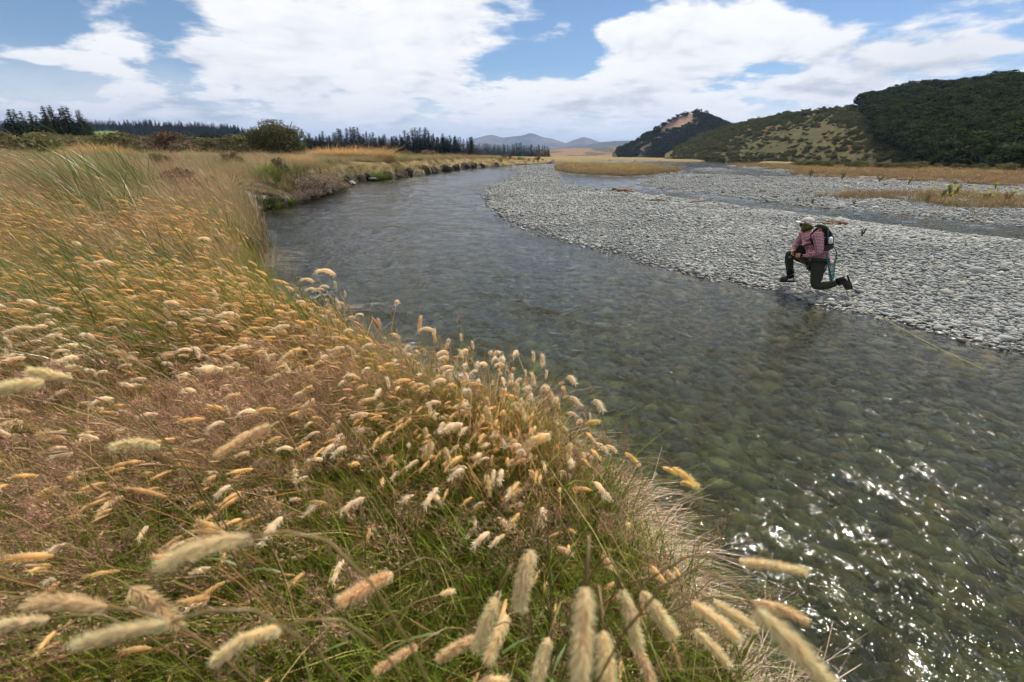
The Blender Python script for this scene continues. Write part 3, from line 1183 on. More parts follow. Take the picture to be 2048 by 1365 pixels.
def blades(mb, n, rad, h, hv, lean, leanv, w, c0, c1, segs=4, droop=.25, taper=True, g=rng, cvar=.25, center=(0, 0)):
    a = g.uniform(0, 6.283, n)
    rr = rad * np.sqrt(g.random(n))
    base = np.stack([center[0] + rr * np.cos(a), center[1] + rr * np.sin(a), np.full(n, -.03)], 1)
    H = h * (1 + hv * g.normal(0, 1, n)).clip(.35, 1.8)
    lv = np.stack([lean + leanv * g.normal(0, 1, n), leanv * g.normal(0, 1, n)], 1)
    t = np.linspace(0, 1, segs + 1)
    L = np.hypot(lv[:, 0], lv[:, 1])
    pts = np.zeros((n, segs + 1, 3))
    for k, tt in enumerate(t):
        pts[:, k, :2] = base[:, :2] + lv * (H * tt ** 1.7)[:, None]
        pts[:, k, 2] = base[:, 2] + H * (tt - droop * np.minimum(L, 1.6) * tt ** 2)
    sa = g.uniform(0, 3.1416, n)
    side = np.stack([np.cos(sa), np.sin(sa), np.zeros(n)], 1)
    ww = w * (1 + .3 * g.normal(0, 1, n)).clip(.4, 1.8)
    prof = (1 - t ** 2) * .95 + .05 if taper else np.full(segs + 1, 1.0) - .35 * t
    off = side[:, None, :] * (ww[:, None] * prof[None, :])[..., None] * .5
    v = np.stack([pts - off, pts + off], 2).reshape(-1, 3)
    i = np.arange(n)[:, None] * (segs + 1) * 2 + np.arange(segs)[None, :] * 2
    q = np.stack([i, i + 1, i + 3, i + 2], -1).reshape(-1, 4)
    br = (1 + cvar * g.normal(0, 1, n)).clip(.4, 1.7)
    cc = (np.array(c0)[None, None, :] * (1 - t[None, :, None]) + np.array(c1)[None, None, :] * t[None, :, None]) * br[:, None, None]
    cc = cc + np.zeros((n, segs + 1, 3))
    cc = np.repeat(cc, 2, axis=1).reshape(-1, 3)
    mb.add(v, q, None, cc)
    d = pts[:, -1] - pts[:, -2]
    d /= np.linalg.norm(d, axis=1)[:, None]
    return pts[:, -1], d


def head(mb, p, d, L, rad, c, fuzz=40, rings=6, sides=6, bend=.5, g=rng, fl=.35, pw=.65):
    """a fluffy seed head: spindle body with hairs, nodding over"""
    p = np.asarray(p, float)
    d = np.asarray(d, float) / np.linalg.norm(d)
    ax = [p]
    dd = d.copy()
    for i in range(rings - 1):
        dd = dd + np.array([0, 0, -bend / rings])
        dd /= np.linalg.norm(dd)
        ax.append(ax[-1] + dd * L / (rings - 1))
    ax = np.array(ax)
    t = np.linspace(0, 1, rings)
    prof = rad * (np.sin(np.pi * np.clip(t * .86 + .10, 0, 1)) ** pw)
    prof *= (1 + .16 * g.normal(0, 1, rings)).clip(.6, 1.4)
    cc = np.array(c)[None, :] * (1 + .12 * g.normal(0, 1, rings))[:, None]
    mb.tube(ax, prof, sides, cc)
    if fuzz:
        ti = g.random(fuzz) * (rings - 1.001)
        k = ti.astype(int)
        f = (ti - k)[:, None]
        base = ax[k] * (1 - f) + ax[k + 1] * f
        rd = g.normal(0, 1, (fuzz, 3))
        rd /= np.linalg.norm(rd, axis=1)[:, None]
        dirs = rd + dd * 1.1
        dirs /= np.linalg.norm(dirs, axis=1)[:, None]
        pr = (prof[k])[:, None]
        b0 = base + rd * pr * .6
        tip = b0 + dirs * (rad * (1.0 + g.random((fuzz, 1))) + L * fl * .12)
        sd_ = np.cross(dirs, g.normal(0, 1, (fuzz, 3)))
        sd_ /= np.linalg.norm(sd_, axis=1)[:, None]
        wv = sd_ * rad * .18
        v = np.stack([b0 - wv, b0 + wv, tip], 1).reshape(-1, 3)
        tr = np.arange(fuzz * 3).reshape(-1, 3)
        cf = np.array(c)[None, :] * (1 + .18 * g.normal(0, 1, fuzz))[:, None] * 1.08
        mb.add(v, None, tr, np.repeat(cf, 3, axis=0).clip(0, .95))


def panicle(mb, p, d, L, wid, n, c, g=rng, sz=.0052):
    """an open, airy flower head of tiny spikelets"""
    p = np.asarray(p, float)
    t = g.random(n) ** .8
    ang = g.uniform(0, 6.283, n)
    rr = wid * np.sin(np.pi * (t * .75 + .15)) * g.random(n) ** .6
    ref = np.cross(d, [0, 0, 1.0])
    ref /= np.linalg.norm(ref) + 1e-9
    up = np.cross(ref, d)
    pos = p + np.outer(t * L, d) + np.outer(rr * np.cos(ang), ref) + np.outer(rr * np.sin(ang), up) + np.outer(t * t * L * .3, [0, 0, -1])
    dr = d[None, :] + g.normal(0, .38, (n, 3))
    dr /= np.linalg.norm(dr, axis=1)[:, None]
    s2 = np.cross(dr, g.normal(0, 1, (n, 3)))
    s2 /= np.linalg.norm(s2, axis=1)[:, None]
    ln = sz * (.6 + .9 * g.random((n, 1)))
    v = np.stack([pos - dr * ln, pos + s2 * ln * .2, pos + dr * ln, pos - s2 * ln * .2], 1).reshape(-1, 3)
    q = np.arange(n * 4).reshape(-1, 4)
    cc = np.array(c)[None, :] * (1 + .3 * g.normal(0, 1, n))[:, None].clip(.4, 1.8)
    mb.add(v, q, None, np.repeat(cc, 4, axis=0).clip(0, .9))
    # hair-fine branchlets
    m = n // 6
    b = p + np.outer(t[:m] * L * .8, d)
    e = pos[:m]
    wv = s2[:m] * .0006
    v = np.stack([b - wv, b + wv, e], 1).reshape(-1, 3)
    mb.add(v, None, np.arange(m * 3).reshape(-1, 3), np.array(c) * .9)


def cvary(c, amt, g):
    k = min(1 + g.normal(0, amt), .93 / max(c))
    return tuple(np.array(c) * max(k, .3))


def mk_green(i):
    g = np.random.default_rng(100 + i)
    mb = MB()
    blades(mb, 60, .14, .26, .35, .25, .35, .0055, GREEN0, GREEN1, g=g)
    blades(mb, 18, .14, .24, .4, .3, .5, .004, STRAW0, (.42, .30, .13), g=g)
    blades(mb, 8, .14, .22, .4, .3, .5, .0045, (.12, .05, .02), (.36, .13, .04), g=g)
    return proto('green_tuft', mb, M_GRASS)


def mk_straw(i):
    g = np.random.default_rng(200 + i)
    mb = MB()
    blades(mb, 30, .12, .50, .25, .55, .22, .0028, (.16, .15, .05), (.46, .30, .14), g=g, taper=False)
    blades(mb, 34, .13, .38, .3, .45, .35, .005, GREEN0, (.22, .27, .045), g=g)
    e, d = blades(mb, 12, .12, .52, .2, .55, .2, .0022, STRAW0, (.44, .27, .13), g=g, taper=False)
    for p_, d_ in zip(e, d):
        head(mb, p_, d_, .05, .0035, cvary((.50, .30, .17), .15, g), 12, 4, 4, .4, g)
    return proto('straw_tuft', mb, M_GRASS)


def mk_gold(i):
    g = np.random.default_rng(300 + i)
    mb = MB()
    e, d = blades(mb, 10, .15, .50, .22, .62, .22, .0024, (.20, .16, .05), (.52, .34, .13), g=g, taper=False, segs=5)
    for p_, d_ in zip(e, d):
        head(mb, p_, d_ + np.array([.35, 0, 0]), g.uniform(.04, .085), g.uniform(.0036, .0066), cvary((.84, .60, .29), .13, g), 80, 6, 5, .5, g, .6)
    blades(mb, 24, .13, .36, .3, .5, .35, .005, GREEN0, (.26, .30, .045), g=g)
    blades(mb, 12, .14, .48, .2, .6, .2, .0022, (.22, .12, .04), (.62, .34, .12), g=g, taper=False)
    blades(mb, 14, .13, .36, .3, .6, .3, .003, STRAW0, STRAW1, g=g)
    return proto('golden_tuft', mb, M_HEAD)


def mk_cream(i):
    g = np.random.default_rng(400 + i)
    mb = MB()
    e, d = blades(mb, 3, .15, .54, .22, .34, .30, .0026, (.14, .13, .045), (.46, .31, .16), g=g, taper=False, segs=6)
    for p_, d_ in zip(e, d):
        head(mb, p_, d_ + np.array([.5, 0, .1]), g.uniform(.045, .085), g.uniform(.005, .009), cvary((.93, .76, .54), .08, g), 90, 7, 6, g.uniform(.3, 1.6), g)
    blades(mb, 30, .14, .36, .3, .3, .3, .005, GREEN0, GREEN1, g=g)
    blades(mb, 14, .14, .44, .2, .3, .2, .0022, (.20, .12, .04), (.56, .32, .12), g=g, taper=False)
    blades(mb, 10, .14, .38, .3, .5, .3, .003, STRAW0, STRAW1, g=g)
    return proto('cream_tuft', mb, M_HEAD)


def mk_purple(i):
    g = np.random.default_rng(500 + i)
    mb = MB()
    e, d = blades(mb, 13, .16, .40, .16, .55, .25, .0014, (.12, .09, .04), (.34, .19, .12), g=g, taper=False, segs=5)
    for p_, d_ in list(zip(e, d))[:9]:
        panicle(mb, p_ - d_ * .08, d_, g.uniform(.12, .19), g.uniform(.022, .040), 105, cvary((.48, .30, .20), .2, g), g)
    blades(mb, 40, .15, .30, .3, .3, .4, .005, GREEN0, GREEN1, g=g)
    blades(mb, 10, .15, .36, .3, .5, .3, .003, STRAW0, STRAW1, g=g)
    return proto('purple_tuft', mb, M_PANI)


def mk_reed(i):
    g = np.random.default_rng(600 + i)
    mb = MB()
    blades(mb, 22, .12, .85, .2, .75, .2, .009, (.04, .06, .015), (.18, .25, .05), g=g, segs=6, droop=.3)
    e, d = blades(mb, 12, .14, .95, .15, .62, .14, .003, STRAW0, (.42, .28, .14), g=g, taper=False, segs=6)
    for p_, d_ in zip(e, d):
        head(mb, p_, d_ + np.array([.3, 0, 0]), g.uniform(.10, .17), .0065, cvary((.62, .46, .29), .12, g), 40, 6, 5, .7, g)
    blades(mb, 22, .13, .6, .25, .6, .3, .003, STRAW0, (.40, .25, .12), g=g)
    return proto('reed_tuft', mb, M_GRASS)


def mk_lush(i):
    g = np.random.default_rng(650 + i)
    mb = MB()
    dk = [(.15, .19, .03), (.24, .30, .045), (.20, .21, .04)][i % 3]
    blades(mb, 60, .16, .62, .25, .55, .25, .007, (.03, .045, .01), dk, g=g, segs=5)
    blades(mb, 14, .15, .60, .25, .6, .25, .004, (.14, .10, .04), (.34, .22, .11), g=g, segs=4)
    return proto('lush_tuft', mb, M_GRASS)


def mk_rust(i):
    g = np.random.default_rng(670 + i)
    mb = MB()
    e, d = blades(mb, 26, .15, .62, .2, .5, .22, .0025, (.12, .07, .03), (.40, .19, .10), g=g, segs=4, taper=False)
    for p_, d_ in zip(e, d):
        panicle(mb, p_ - d_ * .12, d_, .16, .018, 34, cvary((.44, .22, .13), .2, g), g, .006)
    blades(mb, 26, .15, .36, .25, .4, .3, .005, (.04, .05, .012), (.15, .17, .035), g=g, segs=3)
    return proto('rust_tuft', mb, M_GRASS)


def mk_thatch(i):
    g = np.random.default_rng(700 + i)
    mb = MB()
    blades(mb, 60, .13, .30, .3, 1.0, .45, .0022, (.46, .32, .18), (.78, .58, .40), g=g, segs=5, droop=.75, taper=False)
    blades(mb, 24, .12, .20, .4, .5, .6, .0022, (.40, .27, .14), (.62, .44, .27), g=g)
    blades(mb, 10, .10, .22, .3, .6, .4, .004, GREEN0, GREEN1, g=g)
    return proto('thatch_tuft', mb, M_GRASS)


def mk_meadow(i):
    """coarser grass for the far parts of the bank"""
    g = np.random.default_rng(800 + i)
    mb = MB()
    gr = (i % 2)
    c1 = [(.20, .27, .06), (.52, .36, .17), (.34, .30, .10), (.58, .34, .20), (.24, .28, .07), (.62, .44, .22), (.16, .20, .05), (.50, .33, .15)][i % 8]
    blades(mb, 46, .32, .42, .3, .4, .28, .009, (.10, .075, .03), c1, g=g, segs=3)
    blades(mb, 26, .30, .60, .25, .5, .22, .006, (.16, .12, .05), tuple(np.array(c1) * .5 + np.array((.28, .18, .10))), g=g, segs=3)
    blades(mb, 22, .30, .30, .3, .3, .4, .011, (.04, .05, .015), (.13, .16, .035), g=g, segs=2)
    return proto('meadow_tuft', mb, M_GRASS)


P_GREEN = [mk_green(i) for i in range(5)]
P_STRAW = [mk_straw(i) for i in range(4)]
P_GOLD = [mk_gold(i) for i in range(5)]
P_CREAM = [mk_cream(i) for i in range(5)]
P_PURP = [mk_purple(i) for i in range(5)]
P_REED = [mk_reed(i) for i in range(4)]
P_LUSH = [mk_lush(i) for i in range(3)]
P_RUST = [mk_rust(i) for i in range(3)]
P_THATCH = [mk_thatch(i) for i in range(4)]
P_MEADOW = [mk_meadow(i) for i in range(8)]


def wind_angle(x, y, g=rng):
    k = sstep(-x, -.2, 3.5)
    return np.radians(-112 - 55 * k) + g.normal(0, .30, len(x)) + (fbm(x * .8, y * .8, 2) - .5) * 1.2


def bank_out_angle(x, y):
    e = .08
    gx = seg_dist(x + e, y, left_land) - seg_dist(x - e, y, left_land)
    gy = seg_dist(x, y + e, left_land) - seg_dist(x, y - e, left_land)
    return np.arctan2(-gy, -gx)


def blobw(x, y, spots):
    w = np.zeros_like(x)
    for (px, py, sx, am) in spots:
        c = P(px, py, .95)
        w += am * np.exp(-((x - c[0]) ** 2 + (y - c[1]) ** 2) / (sx * sx))
    return w


def grow(name, protos, n, r0, r1, wfn, label, scale=1.0, svar=.2, a0=-62, a1=62, rotfn=None, seed=0, smin=.06, zoff=0., rgrow=0.):
    g = np.random.default_rng(1000 + seed)
    # even per ground area close by, thinner and larger with distance
    a = g.uniform(R(a0), R(a1), n)
    r = np.exp(g.uniform(math.log(r0), math.log(r1), n))
    x, y = r * np.sin(a), r * np.cos(a)
    sl = zones(x, y)[0]
    w = wfn(x, y, r, sl)
    ok = (sl > smin) & (g.random(n) < w)
    x, y, r, sl = x[ok], y[ok], r[ok], sl[ok]
    z = height(x, y) + zoff
    m = len(x)
    rz = rotfn(x, y) if rotfn else wind_angle(x, y, g)
    s = scale * (1 + svar * g.normal(0, 1, m)).clip(.5, 1.6) * (1 + rgrow * r)
    pi = g.integers(0, len(protos), m)
    if rgrow > 0:      # patches: kinds of grass keep together, and grow to different heights
        q_ = fbm(x * .16 + 5, y * .16, 3) + g.normal(0, .05, m)
        pi = np.clip(((q_ - .28) / .44 * len(protos)).astype(int), 0, len(protos) - 1)
        s = s * (.65 + .8 * fbm(x * .3, y * .3 + 60, 3))
    rot = np.stack([g.normal(0, .06, m), g.normal(0, .06, m), rz], 1)
    scatter(name, protos, np.stack([x, y, z], 1), rot, s, pi, label, 'grass')

    return m


def near_w(r, k=2.0):
    """thin the crowding of log-spaced points close to the camera"""
    return np.clip((r / k) ** 2, 0, 1)


def w_green(x, y, r, sl):
    return near_w(r, 2.2) * (.12 + .88 * sstep(sl, .22, .65))


def w_gold(x, y, r, sl):
    n = fbm(x * .9 + 3, y * .9, 3)
    edge = np.exp(-((sl - .35) / .55) ** 2) * sstep(r, 2.6, 4.0) * .95
    band = blobw(x, y, [(330, 530, 1.8, 1.2), (200, 500, 2.0, 1.0), (480, 600, 1.2, 1.2), (540, 560, 1.2, 1.0), (150, 540, 1.6, .6), (430, 520, 1.3, .8), (560, 640, .8, 1.0), (680, 640, .6, .8), (300, 600, 1.2, .5), (90, 560, 1.5, .3), (1050, 820, .35, .4), (1250, 920, .3, .35)])
    return near_w(r, 3.0) * np.clip((edge + band) * (.15 + 1.0 * sstep(n, .40, .62)) + .04, 0, 1)


def w_cream(x, y, r, sl):
    n = fbm(x * 1.4 + 13, y * 1.4, 3)
    b = blobw(x, y, [(620, 740, .7, .8), (800, 820, .45, .6), (950, 880, .4, .8), (1040, 860, .3, .7), (250, 720, .9, .5), (120, 800, .6, .4), (520, 760, .5, .6), (960, 980, .3, .45), (1150, 1000, .3, .3)])
    return near_w(r, 2.2) * sstep(r, 1.1, 1.6) * np.clip(b * (.2 + sstep(n, .42, .65)) * .7 + .03, 0, 1) * (1 - sstep(r, 5, 8) * .8)


def w_purple(x, y, r, sl):
    n = fbm(x * 1.2 + 23, y * 1.2, 3)
    b = blobw(x, y, [(120, 900, .8, .9), (420, 900, .6, 1.0), (330, 1000, .45, 1.0), (560, 860, .5, .8), (100, 680, 1.2, .8), (280, 700, .8, .6), (620, 1000, .35, .6), (1300, 1060, .25, .9), (1380, 1180, .15, .8), (760, 1060, .25, .5), (1180, 940, .25, .5),
                     (180, 1150, .3, .6), (400, 640, 1.0, .4)])
    return near_w(r, 1.8) * np.clip(b * (.12 + 1.0 * sstep(n, .42, .62)) * .8 + .02, 0, 1) * (1 - .9 * sstep(r, 6, 10)) * sstep(r, .75, 1.1)


def w_straw(x, y, r, sl):
    n = fbm(x * .5 + 3, y * .5 + 9, 3)
    return near_w(r, 3.5) * np.clip(.12 + sstep(n, .35, .6) * .7, 0, 1) * sstep(r, 1.6, 3.5) * (1 - sstep(r, 10, 17) * (1 - sstep(sl, 2, 5)))


def w_reed(x, y, r, sl):
    n = fbm(x * .45 + 31, y * .45, 3)
    b = blobw(x, y, [(120, 400, 3.0, 1.0), (250, 400, 3.0, .8), (60, 470, 2.2, .9), (300, 360, 4, .5), (30, 560, 1.0, .3)])
    return near_w(r, 4.5) * np.clip(b * (.25 + sstep(n, .35, .6)), 0, 1) * sstep(sl, 1.6 + .1 * r, 3.2 + .1 * r)


def w_meadow(x, y, r, sl):
    return sstep(r, 7, 12) * (1 - .5 * sstep(r, 60, 140))


grow('green_grass', P_GREEN, 20000, .35, 14, w_green, 'short green grass under the seed heads on the near bank', 1.0, seed=1)
grow('straw_grass', P_STRAW, 16000, 1.2, 22, w_straw, 'tall straw coloured grass stems bent by the wind', .95, seed=2)
grow('golden_grass', P_GOLD, 13000, 1.2, 14, w_gold, 'golden fluffy grass heads along the near bank edge', .92, seed=3)
grow('cream_grass', P_CREAM, 6500, .8, 10, w_cream, 'nodding cream seed heads on green stems near the water', .95, seed=4)
grow('purple_grass', P_PURP, 12000, .6, 11, w_purple, 'purple brown haze of fine open grass panicles', 1.0, seed=5)
grow('reed_grass', P_REED, 9000, 3.0, 20, w_reed, 'tall arching reed grass with pale heads on the left bank', 1.08, seed=6)
def w_lush(x, y, r, sl):
    n = fbm(x * .38 + 71, y * .38 + 3, 3)
    n2 = fbm(x * 1.3 + 7, y * 1.3 + 3, 2)
    return near_w(r, 4.0) * sstep(n + .3 * (n2 - .5), .52, .64) * sstep(r, 2.5, 4) * .30


def w_rust(x, y, r, sl):
    n = fbm(x * .42 + 11, y * .42 + 93, 3)
    return near_w(r, 4.0) * sstep(n, .50, .62) * sstep(r, 3, 5) * .5


def w_tall(x, y, r, sl):
    b = blobw(x, y, [(180, 370, 2.2, 1.0), (270, 430, 1.3, .9), (100, 330, 3.0, .8), (330, 480, .8, .6)])
    return np.clip(b * sstep(fbm(x * 1.1, y * 1.1 + 9, 2), .35, .55), 0, 1) * sstep(sl, 1.2, 2)


grow('arching_reeds', P_LUSH, 7000, 3, 16, w_tall, 'long arching green reed leaves at the upper left', 1.55, seed=13, smin=.5)
grow('lush_grass', P_LUSH, 9000, 2.5, 45, w_lush, 'patches of taller darker green grass on the left bank', 1.0, seed=11, smin=.2)
grow('rust_grass', P_RUST, 8000, 3, 45, w_rust, 'patches of rusty brown seeding grass on the left bank', 1.0, seed=12, smin=.3)
grow('meadow_grass', P_MEADOW, 42000, 8, 170, w_meadow, 'rough tan and green meadow grass on the far bank', .85, seed=7, smin=.04, rgrow=.004)


def thatch():
    g = np.random.default_rng(77)
    pts = []
    bl = np.array(bank_line)
    for i in range(len(bl) - 1):
        a, b = bl[i], bl[i + 1]
        L = np.hypot(*(b - a))
        rr = np.hypot(*((a + b) / 2))
        if rr > 130:
            continue
        nn = int(L * np.clip(85 / (1 + rr / 6), 12, 85) * np.clip(1.2 - .25 * (rr - 2), .35, 1))
        t = g.random(nn)
        pts.append(a + (b - a) * t[:, None])
    p = np.concatenate(pts)
    x, y = p[:, 0], p[:, 1]
    oa = bank_out_angle(x, y)
    r = np.hypot(x, y)
    # set back on to the top of the bank
    back = g.uniform(.04, .36, len(x)) * np.where(g.random(len(x)) < .3, 1.8, 1) * (1 + .05 * np.clip(r - 8, 0, 100))
    for k in range(6):
        sl = zones(x, y)[0]
        x = x + (sl - back) * np.cos(oa) * .7
        y = y + (sl - back) * np.sin(oa) * .7
    sl = zones(x, y)[0]
    ok = (sl > 0.02) & ((r < 5.5) | (r > 17) | (g.random(len(x)) < .12))
    x, y, r, oa = x[ok], y[ok], r[ok], oa[ok]
    z = height(x, y)
    n = len(x)
    s = (1 + .25 * g.normal(0, 1, n)).clip(.5, 1.5) * (.72 + .2 * sstep(r, 1.5, 4) + r * .006)
    scatter('dry_thatch', P_THATCH, np.stack([x, y, z], 1), np.stack([g.normal(0, .1, n), g.normal(0, .1, n), oa + g.normal(0, .5, n)], 1), s, g.integers(0, 4, n),
            'pale dead grass drooping over the edge of the river bank', 'grass')


thatch()

# ------------------------------------------------------------------ trees and shrubs
M_PINE = mat_leaf('pine_needles', .15, .35, .03)
M_BUSH = mat_leaf('bush_leaves', .3, .35, .03, tint=(1.3, 1.25, 1.15))
M_BEECH = mat_leaf('beech_leaves', .2, .45, .04)
M_BARK = mat_plain('bark', (.10, .075, .055), .9, .1, 6, .4)
M_TWIG = mat_leaf('bare_twigs', .1, .2, .01)


def leafcloud(mb, cen, rad, n, size, c0, c1, g, up=.3):
    """n small leaf faces spread through a lumpy shell around cen"""
    d = g.normal(0, 1, (n, 3))
    d /= np.linalg.norm(d, axis=1)[:, None]
    rr = g.random(n) ** .4
    rad = np.asarray(rad, float)
    p = np.asarray(cen) + d * rr[:, None] * rad
    nn = d + g.normal(0, .6, (n, 3)) + np.array([0, 0, up])
    nn /= np.linalg.norm(nn, axis=1)[:, None]
    a = np.cross(nn, g.normal(0, 1, (n, 3)))
    a /= np.linalg.norm(a, axis=1)[:, None]
    b = np.cross(nn, a)
    s = size * g.uniform(.6, 1.4, n)[:, None]
    v = np.stack([p - a * s, p + b * s * .6, p + a * s, p - b * s * .6], 1).reshape(-1, 3)
    t = g.random(n)[:, None]
    c = np.array(c0) * (1 - t) + np.array(c1) * t
    mb.add(v, np.arange(n * 4).reshape(-1, 4), None, np.repeat(c, 4, axis=0))


def conifer_meshes(seed, dens=1.0, width=.20):
    """unit-height pine: trunk and crown as two meshes"""
    g = np.random.default_rng(seed)
    tr = MB()
    lean = g.normal(0, .015, 2)
    tr.tube([(0, 0, -.03), (lean[0] * .5, lean[1] * .5, .5), (lean[0], lean[1], .97)], [.022, .013, .003], 6, (.5, .5, .5))
    mb = MB()
    nl = int(44 * dens)
    for i in range(nl):
        z = .06 + .92 * (i + g.random()) / nl
        L = 1.25 * width * (1 - z) ** .78 * (1 + .15 * math.sin(z * 23 + seed)) + .012
        nb = max(4, int(9 - z * 4))
        for k in range(nb):
            a = g.uniform(0, 6.283)
            l = L * g.uniform(.55, 1.2)
            dx, dy = math.cos(a), math.sin(a)
            rise = g.uniform(-.10, .38) * l
            n = 5
            t = g.random(n * 2)
            c0 = g.uniform(.6, 1.3)
            for q in t:
                cx, cy, cz = dx * l * q + lean[0] * z, dy * l * q + lean[1] * z, z + rise * q - .25 * l * q * q
                s = .026 * (1.2 - .5 * q) * g.uniform(.6, 1.3) * (1 - .55 * z)
                th = a + g.normal(0, .6)
                ax = np.array([math.cos(th), math.sin(th), g.normal(.1, .35)]) * s * 1.3
                bx = np.array([-math.sin(th), math.cos(th), g.normal(0, .5)]) * s * .5
                p = np.array([cx, cy, cz])
                col_ = np.array([.028, .042, .022]) * c0 * g.uniform(.7, 1.3)
                mb.add([p - bx, p + ax, p + bx - ax * .3], None, [(0, 1, 2)], col_)
    for k in range(3):
        mb.add([(lean[0] - .004, lean[1], .93), (lean[0] + .004, lean[1], .93), (lean[0], lean[1], 1.0)], None, [(0, 1, 2)], (.03, .045, .022))
    a, b = tr.mesh('trunk'), mb.mesh('crown')
    a.materials.append(M_BARK)
    b.materials.append(M_PINE)
    return a, b


def tree_thing(name, meshes, loc, scale, rz, label, cat, group=None, tilt=(0, 0)):
    e = empty(name, loc, rz)
    e.scale = scale if isinstance(scale, tuple) else (scale,) * 3
    e.rotation_euler = (tilt[0], tilt[1], rz)
    t = link('trunk', meshes[0], e)
    c = link('crown', meshes[1], e)
    tag(e, label, cat, group)
    return e


CON = [conifer_meshes(11 + i, 1.0, .17 + .02 * (i % 3)) for i in range(6)]


def land_z(x, y):
    return H1(x, y)


# dark pine clump on the left
g = np.random.default_rng(5)
tops = [(-60, 215), (-25, 210), (8, 214), (20, 222), (33, 216), (45, 221), (57, 219), (66, 226), (78, 214), (88, 209), (97, 212), (104, 208), (113, 213), (122, 218), (128, 210), (136, 211), (146, 222), (157, 217), (165, 232), (176, 247), (183, 262), (191, 273)]
for i, (px, py) in enumerate(tops):
    d_ = 165 + g.uniform(-14, 14)
    q = D(px, py, d_)
    h_ = q[2] - .9
    lab = {19: 'short dark pine stepping down at the right end of the clump', 20: 'small dark pine second from the right end of the clump', 21: 'smallest dark pine at the right foot of the clump',
           9: 'tallest dark pine in the middle of the left clump'}.get(i, 'tall dark pine packed in the clump at the left edge')
    tree_thing('pine_tree', CON[i % 6], (q[0], q[1], .8), (h_ * 1.25, h_ * 1.25, h_), g.uniform(0, 6.28), lab, 'pine tree', 'dark pines in the left clump' if i not in (9, 19, 20, 21) else None, (0, R(-3)))
for i in range(10):
    px = g.uniform(-80, 175)
    q = D(px, g.uniform(236, 250), 156 + g.uniform(-5, 5))
    tree_thing('pine_tree', CON[(i + 2) % 6], (q[0], q[1], .5), ((q[2] + .4) * 1.6,) * 2 + (q[2] + .4,), g.uniform(0, 6.28), 'lower dark pine filling the front of the left clump', 'pine tree', 'lower pines in front of the left clump')

# the long line of conifers across the middle
xs = 612
i = 0
spire = False
while xs < 945:
    py = 262 + 8 * math.sin(xs * .043) + g.uniform(-6, 9) + .018 * (xs - 612)
    if not spire and xs > 845:
        py = 252
    d_ = 215 + g.uniform(-10, 12) + .15 * (xs - 612)
    q = D(xs, py, d_)
    h_ = q[2] - .3
    nm = 'tallest spire-topped conifer in the shelter belt' if not spire and xs > 845 else 'dark conifer standing in the long shelter belt behind the river bend'
    tree_thing('conifer', CON[i % 6], (q[0], q[1], .2), (h_ * 1.55, h_ * 1.55, h_), g.uniform(0, 6.28), nm, 'conifer', None if 'tallest' in nm else 'conifers in the shelter belt')
    spire = spire or xs > 845
    xs += g.uniform(3.5, 7.5)
    i += 1
for k in range(70):
    px = g.uniform(608, 945)
    q = D(px, 276 + g.uniform(-4, 5), 208 + .15 * (px - 612))
    tree_thing('conifer', CON[k % 6], (q[0], q[1], .2), ((q[2]) * 1.6,) * 2 + (q[2],), g.uniform(0, 6.28), 'lower conifer filling the gaps of the shelter belt', 'conifer', 'lower conifers in the shelter belt')
xs = 944
while xs < 1100:
    py = 288 + g.uniform(-3, 2) + .03 * (xs - 944) - (4 if 1030 < xs < 1045 else 0)
    q = D(xs, py, 420 + g.uniform(-10, 10))
    h_ = q[2] + .5
    tree_thing('conifer', CON[i % 6], (q[0], q[1], -.3), (h_ * 1.5, h_ * 1.5, h_), g.uniform(0, 6.28), 'small dark conifer in the farther belt below the mountains', 'conifer', 'conifers in the farther belt')
    xs += g.uniform(3, 5.5)
    i += 1
# low dark belt left of the round bush
for px in list(np.arange(200, 500, 7.5)):
    q = D(px, 268 + g.uniform(-4, 4) + .02 * (px - 200) - (6 if 400 < px < 430 else 0), 260 + g.uniform(-12, 12))
    tree_thing('conifer', CON[int(px) % 6], (q[0], q[1], .2), (q[2] * 1.5, q[2] * 1.5, q[2]), g.uniform(0, 6.28), 'squat dark conifer between the pine clump and the round bush', 'conifer', 'conifers behind the scrub')

# plantation forest on the left ridge, past counting
g = np.random.default_rng(8)
n = 2600
U = g.uniform(-300, 560, n)
V = g.uniform(.12, 1.0, n)
keep = ~((np.abs(U - 203) < 38) & (np.abs(V - .45) < .27)) & ~((np.abs(U - 305) < 13) & (np.abs(V - .66) < .06)) & ~((np.abs(U - 375) < 18) & (np.abs(V - .52) < .06))
U, V = U[keep], V[keep]
pp = left_ridge.at(U, V)
pines_src = []
for a_, b_ in CON[:3]:
    pines_src.append(bpy.data.objects.new('ridge_pine_source', b_))
n = len(U)
sc_ = 9 * g.uniform(.8, 1.2, n)
scatter('plantation_forest', pines_src, pp - np.array([0, 0, 1.0]), np.stack([np.zeros(n), np.zeros(n), g.uniform(0, 6.28, n)], 1), np.stack([sc_ * 1.5, sc_ * 1.5, sc_], 1), g.integers(0, 3, n), 'dark plantation forest covering the flat ridge', 'forest')


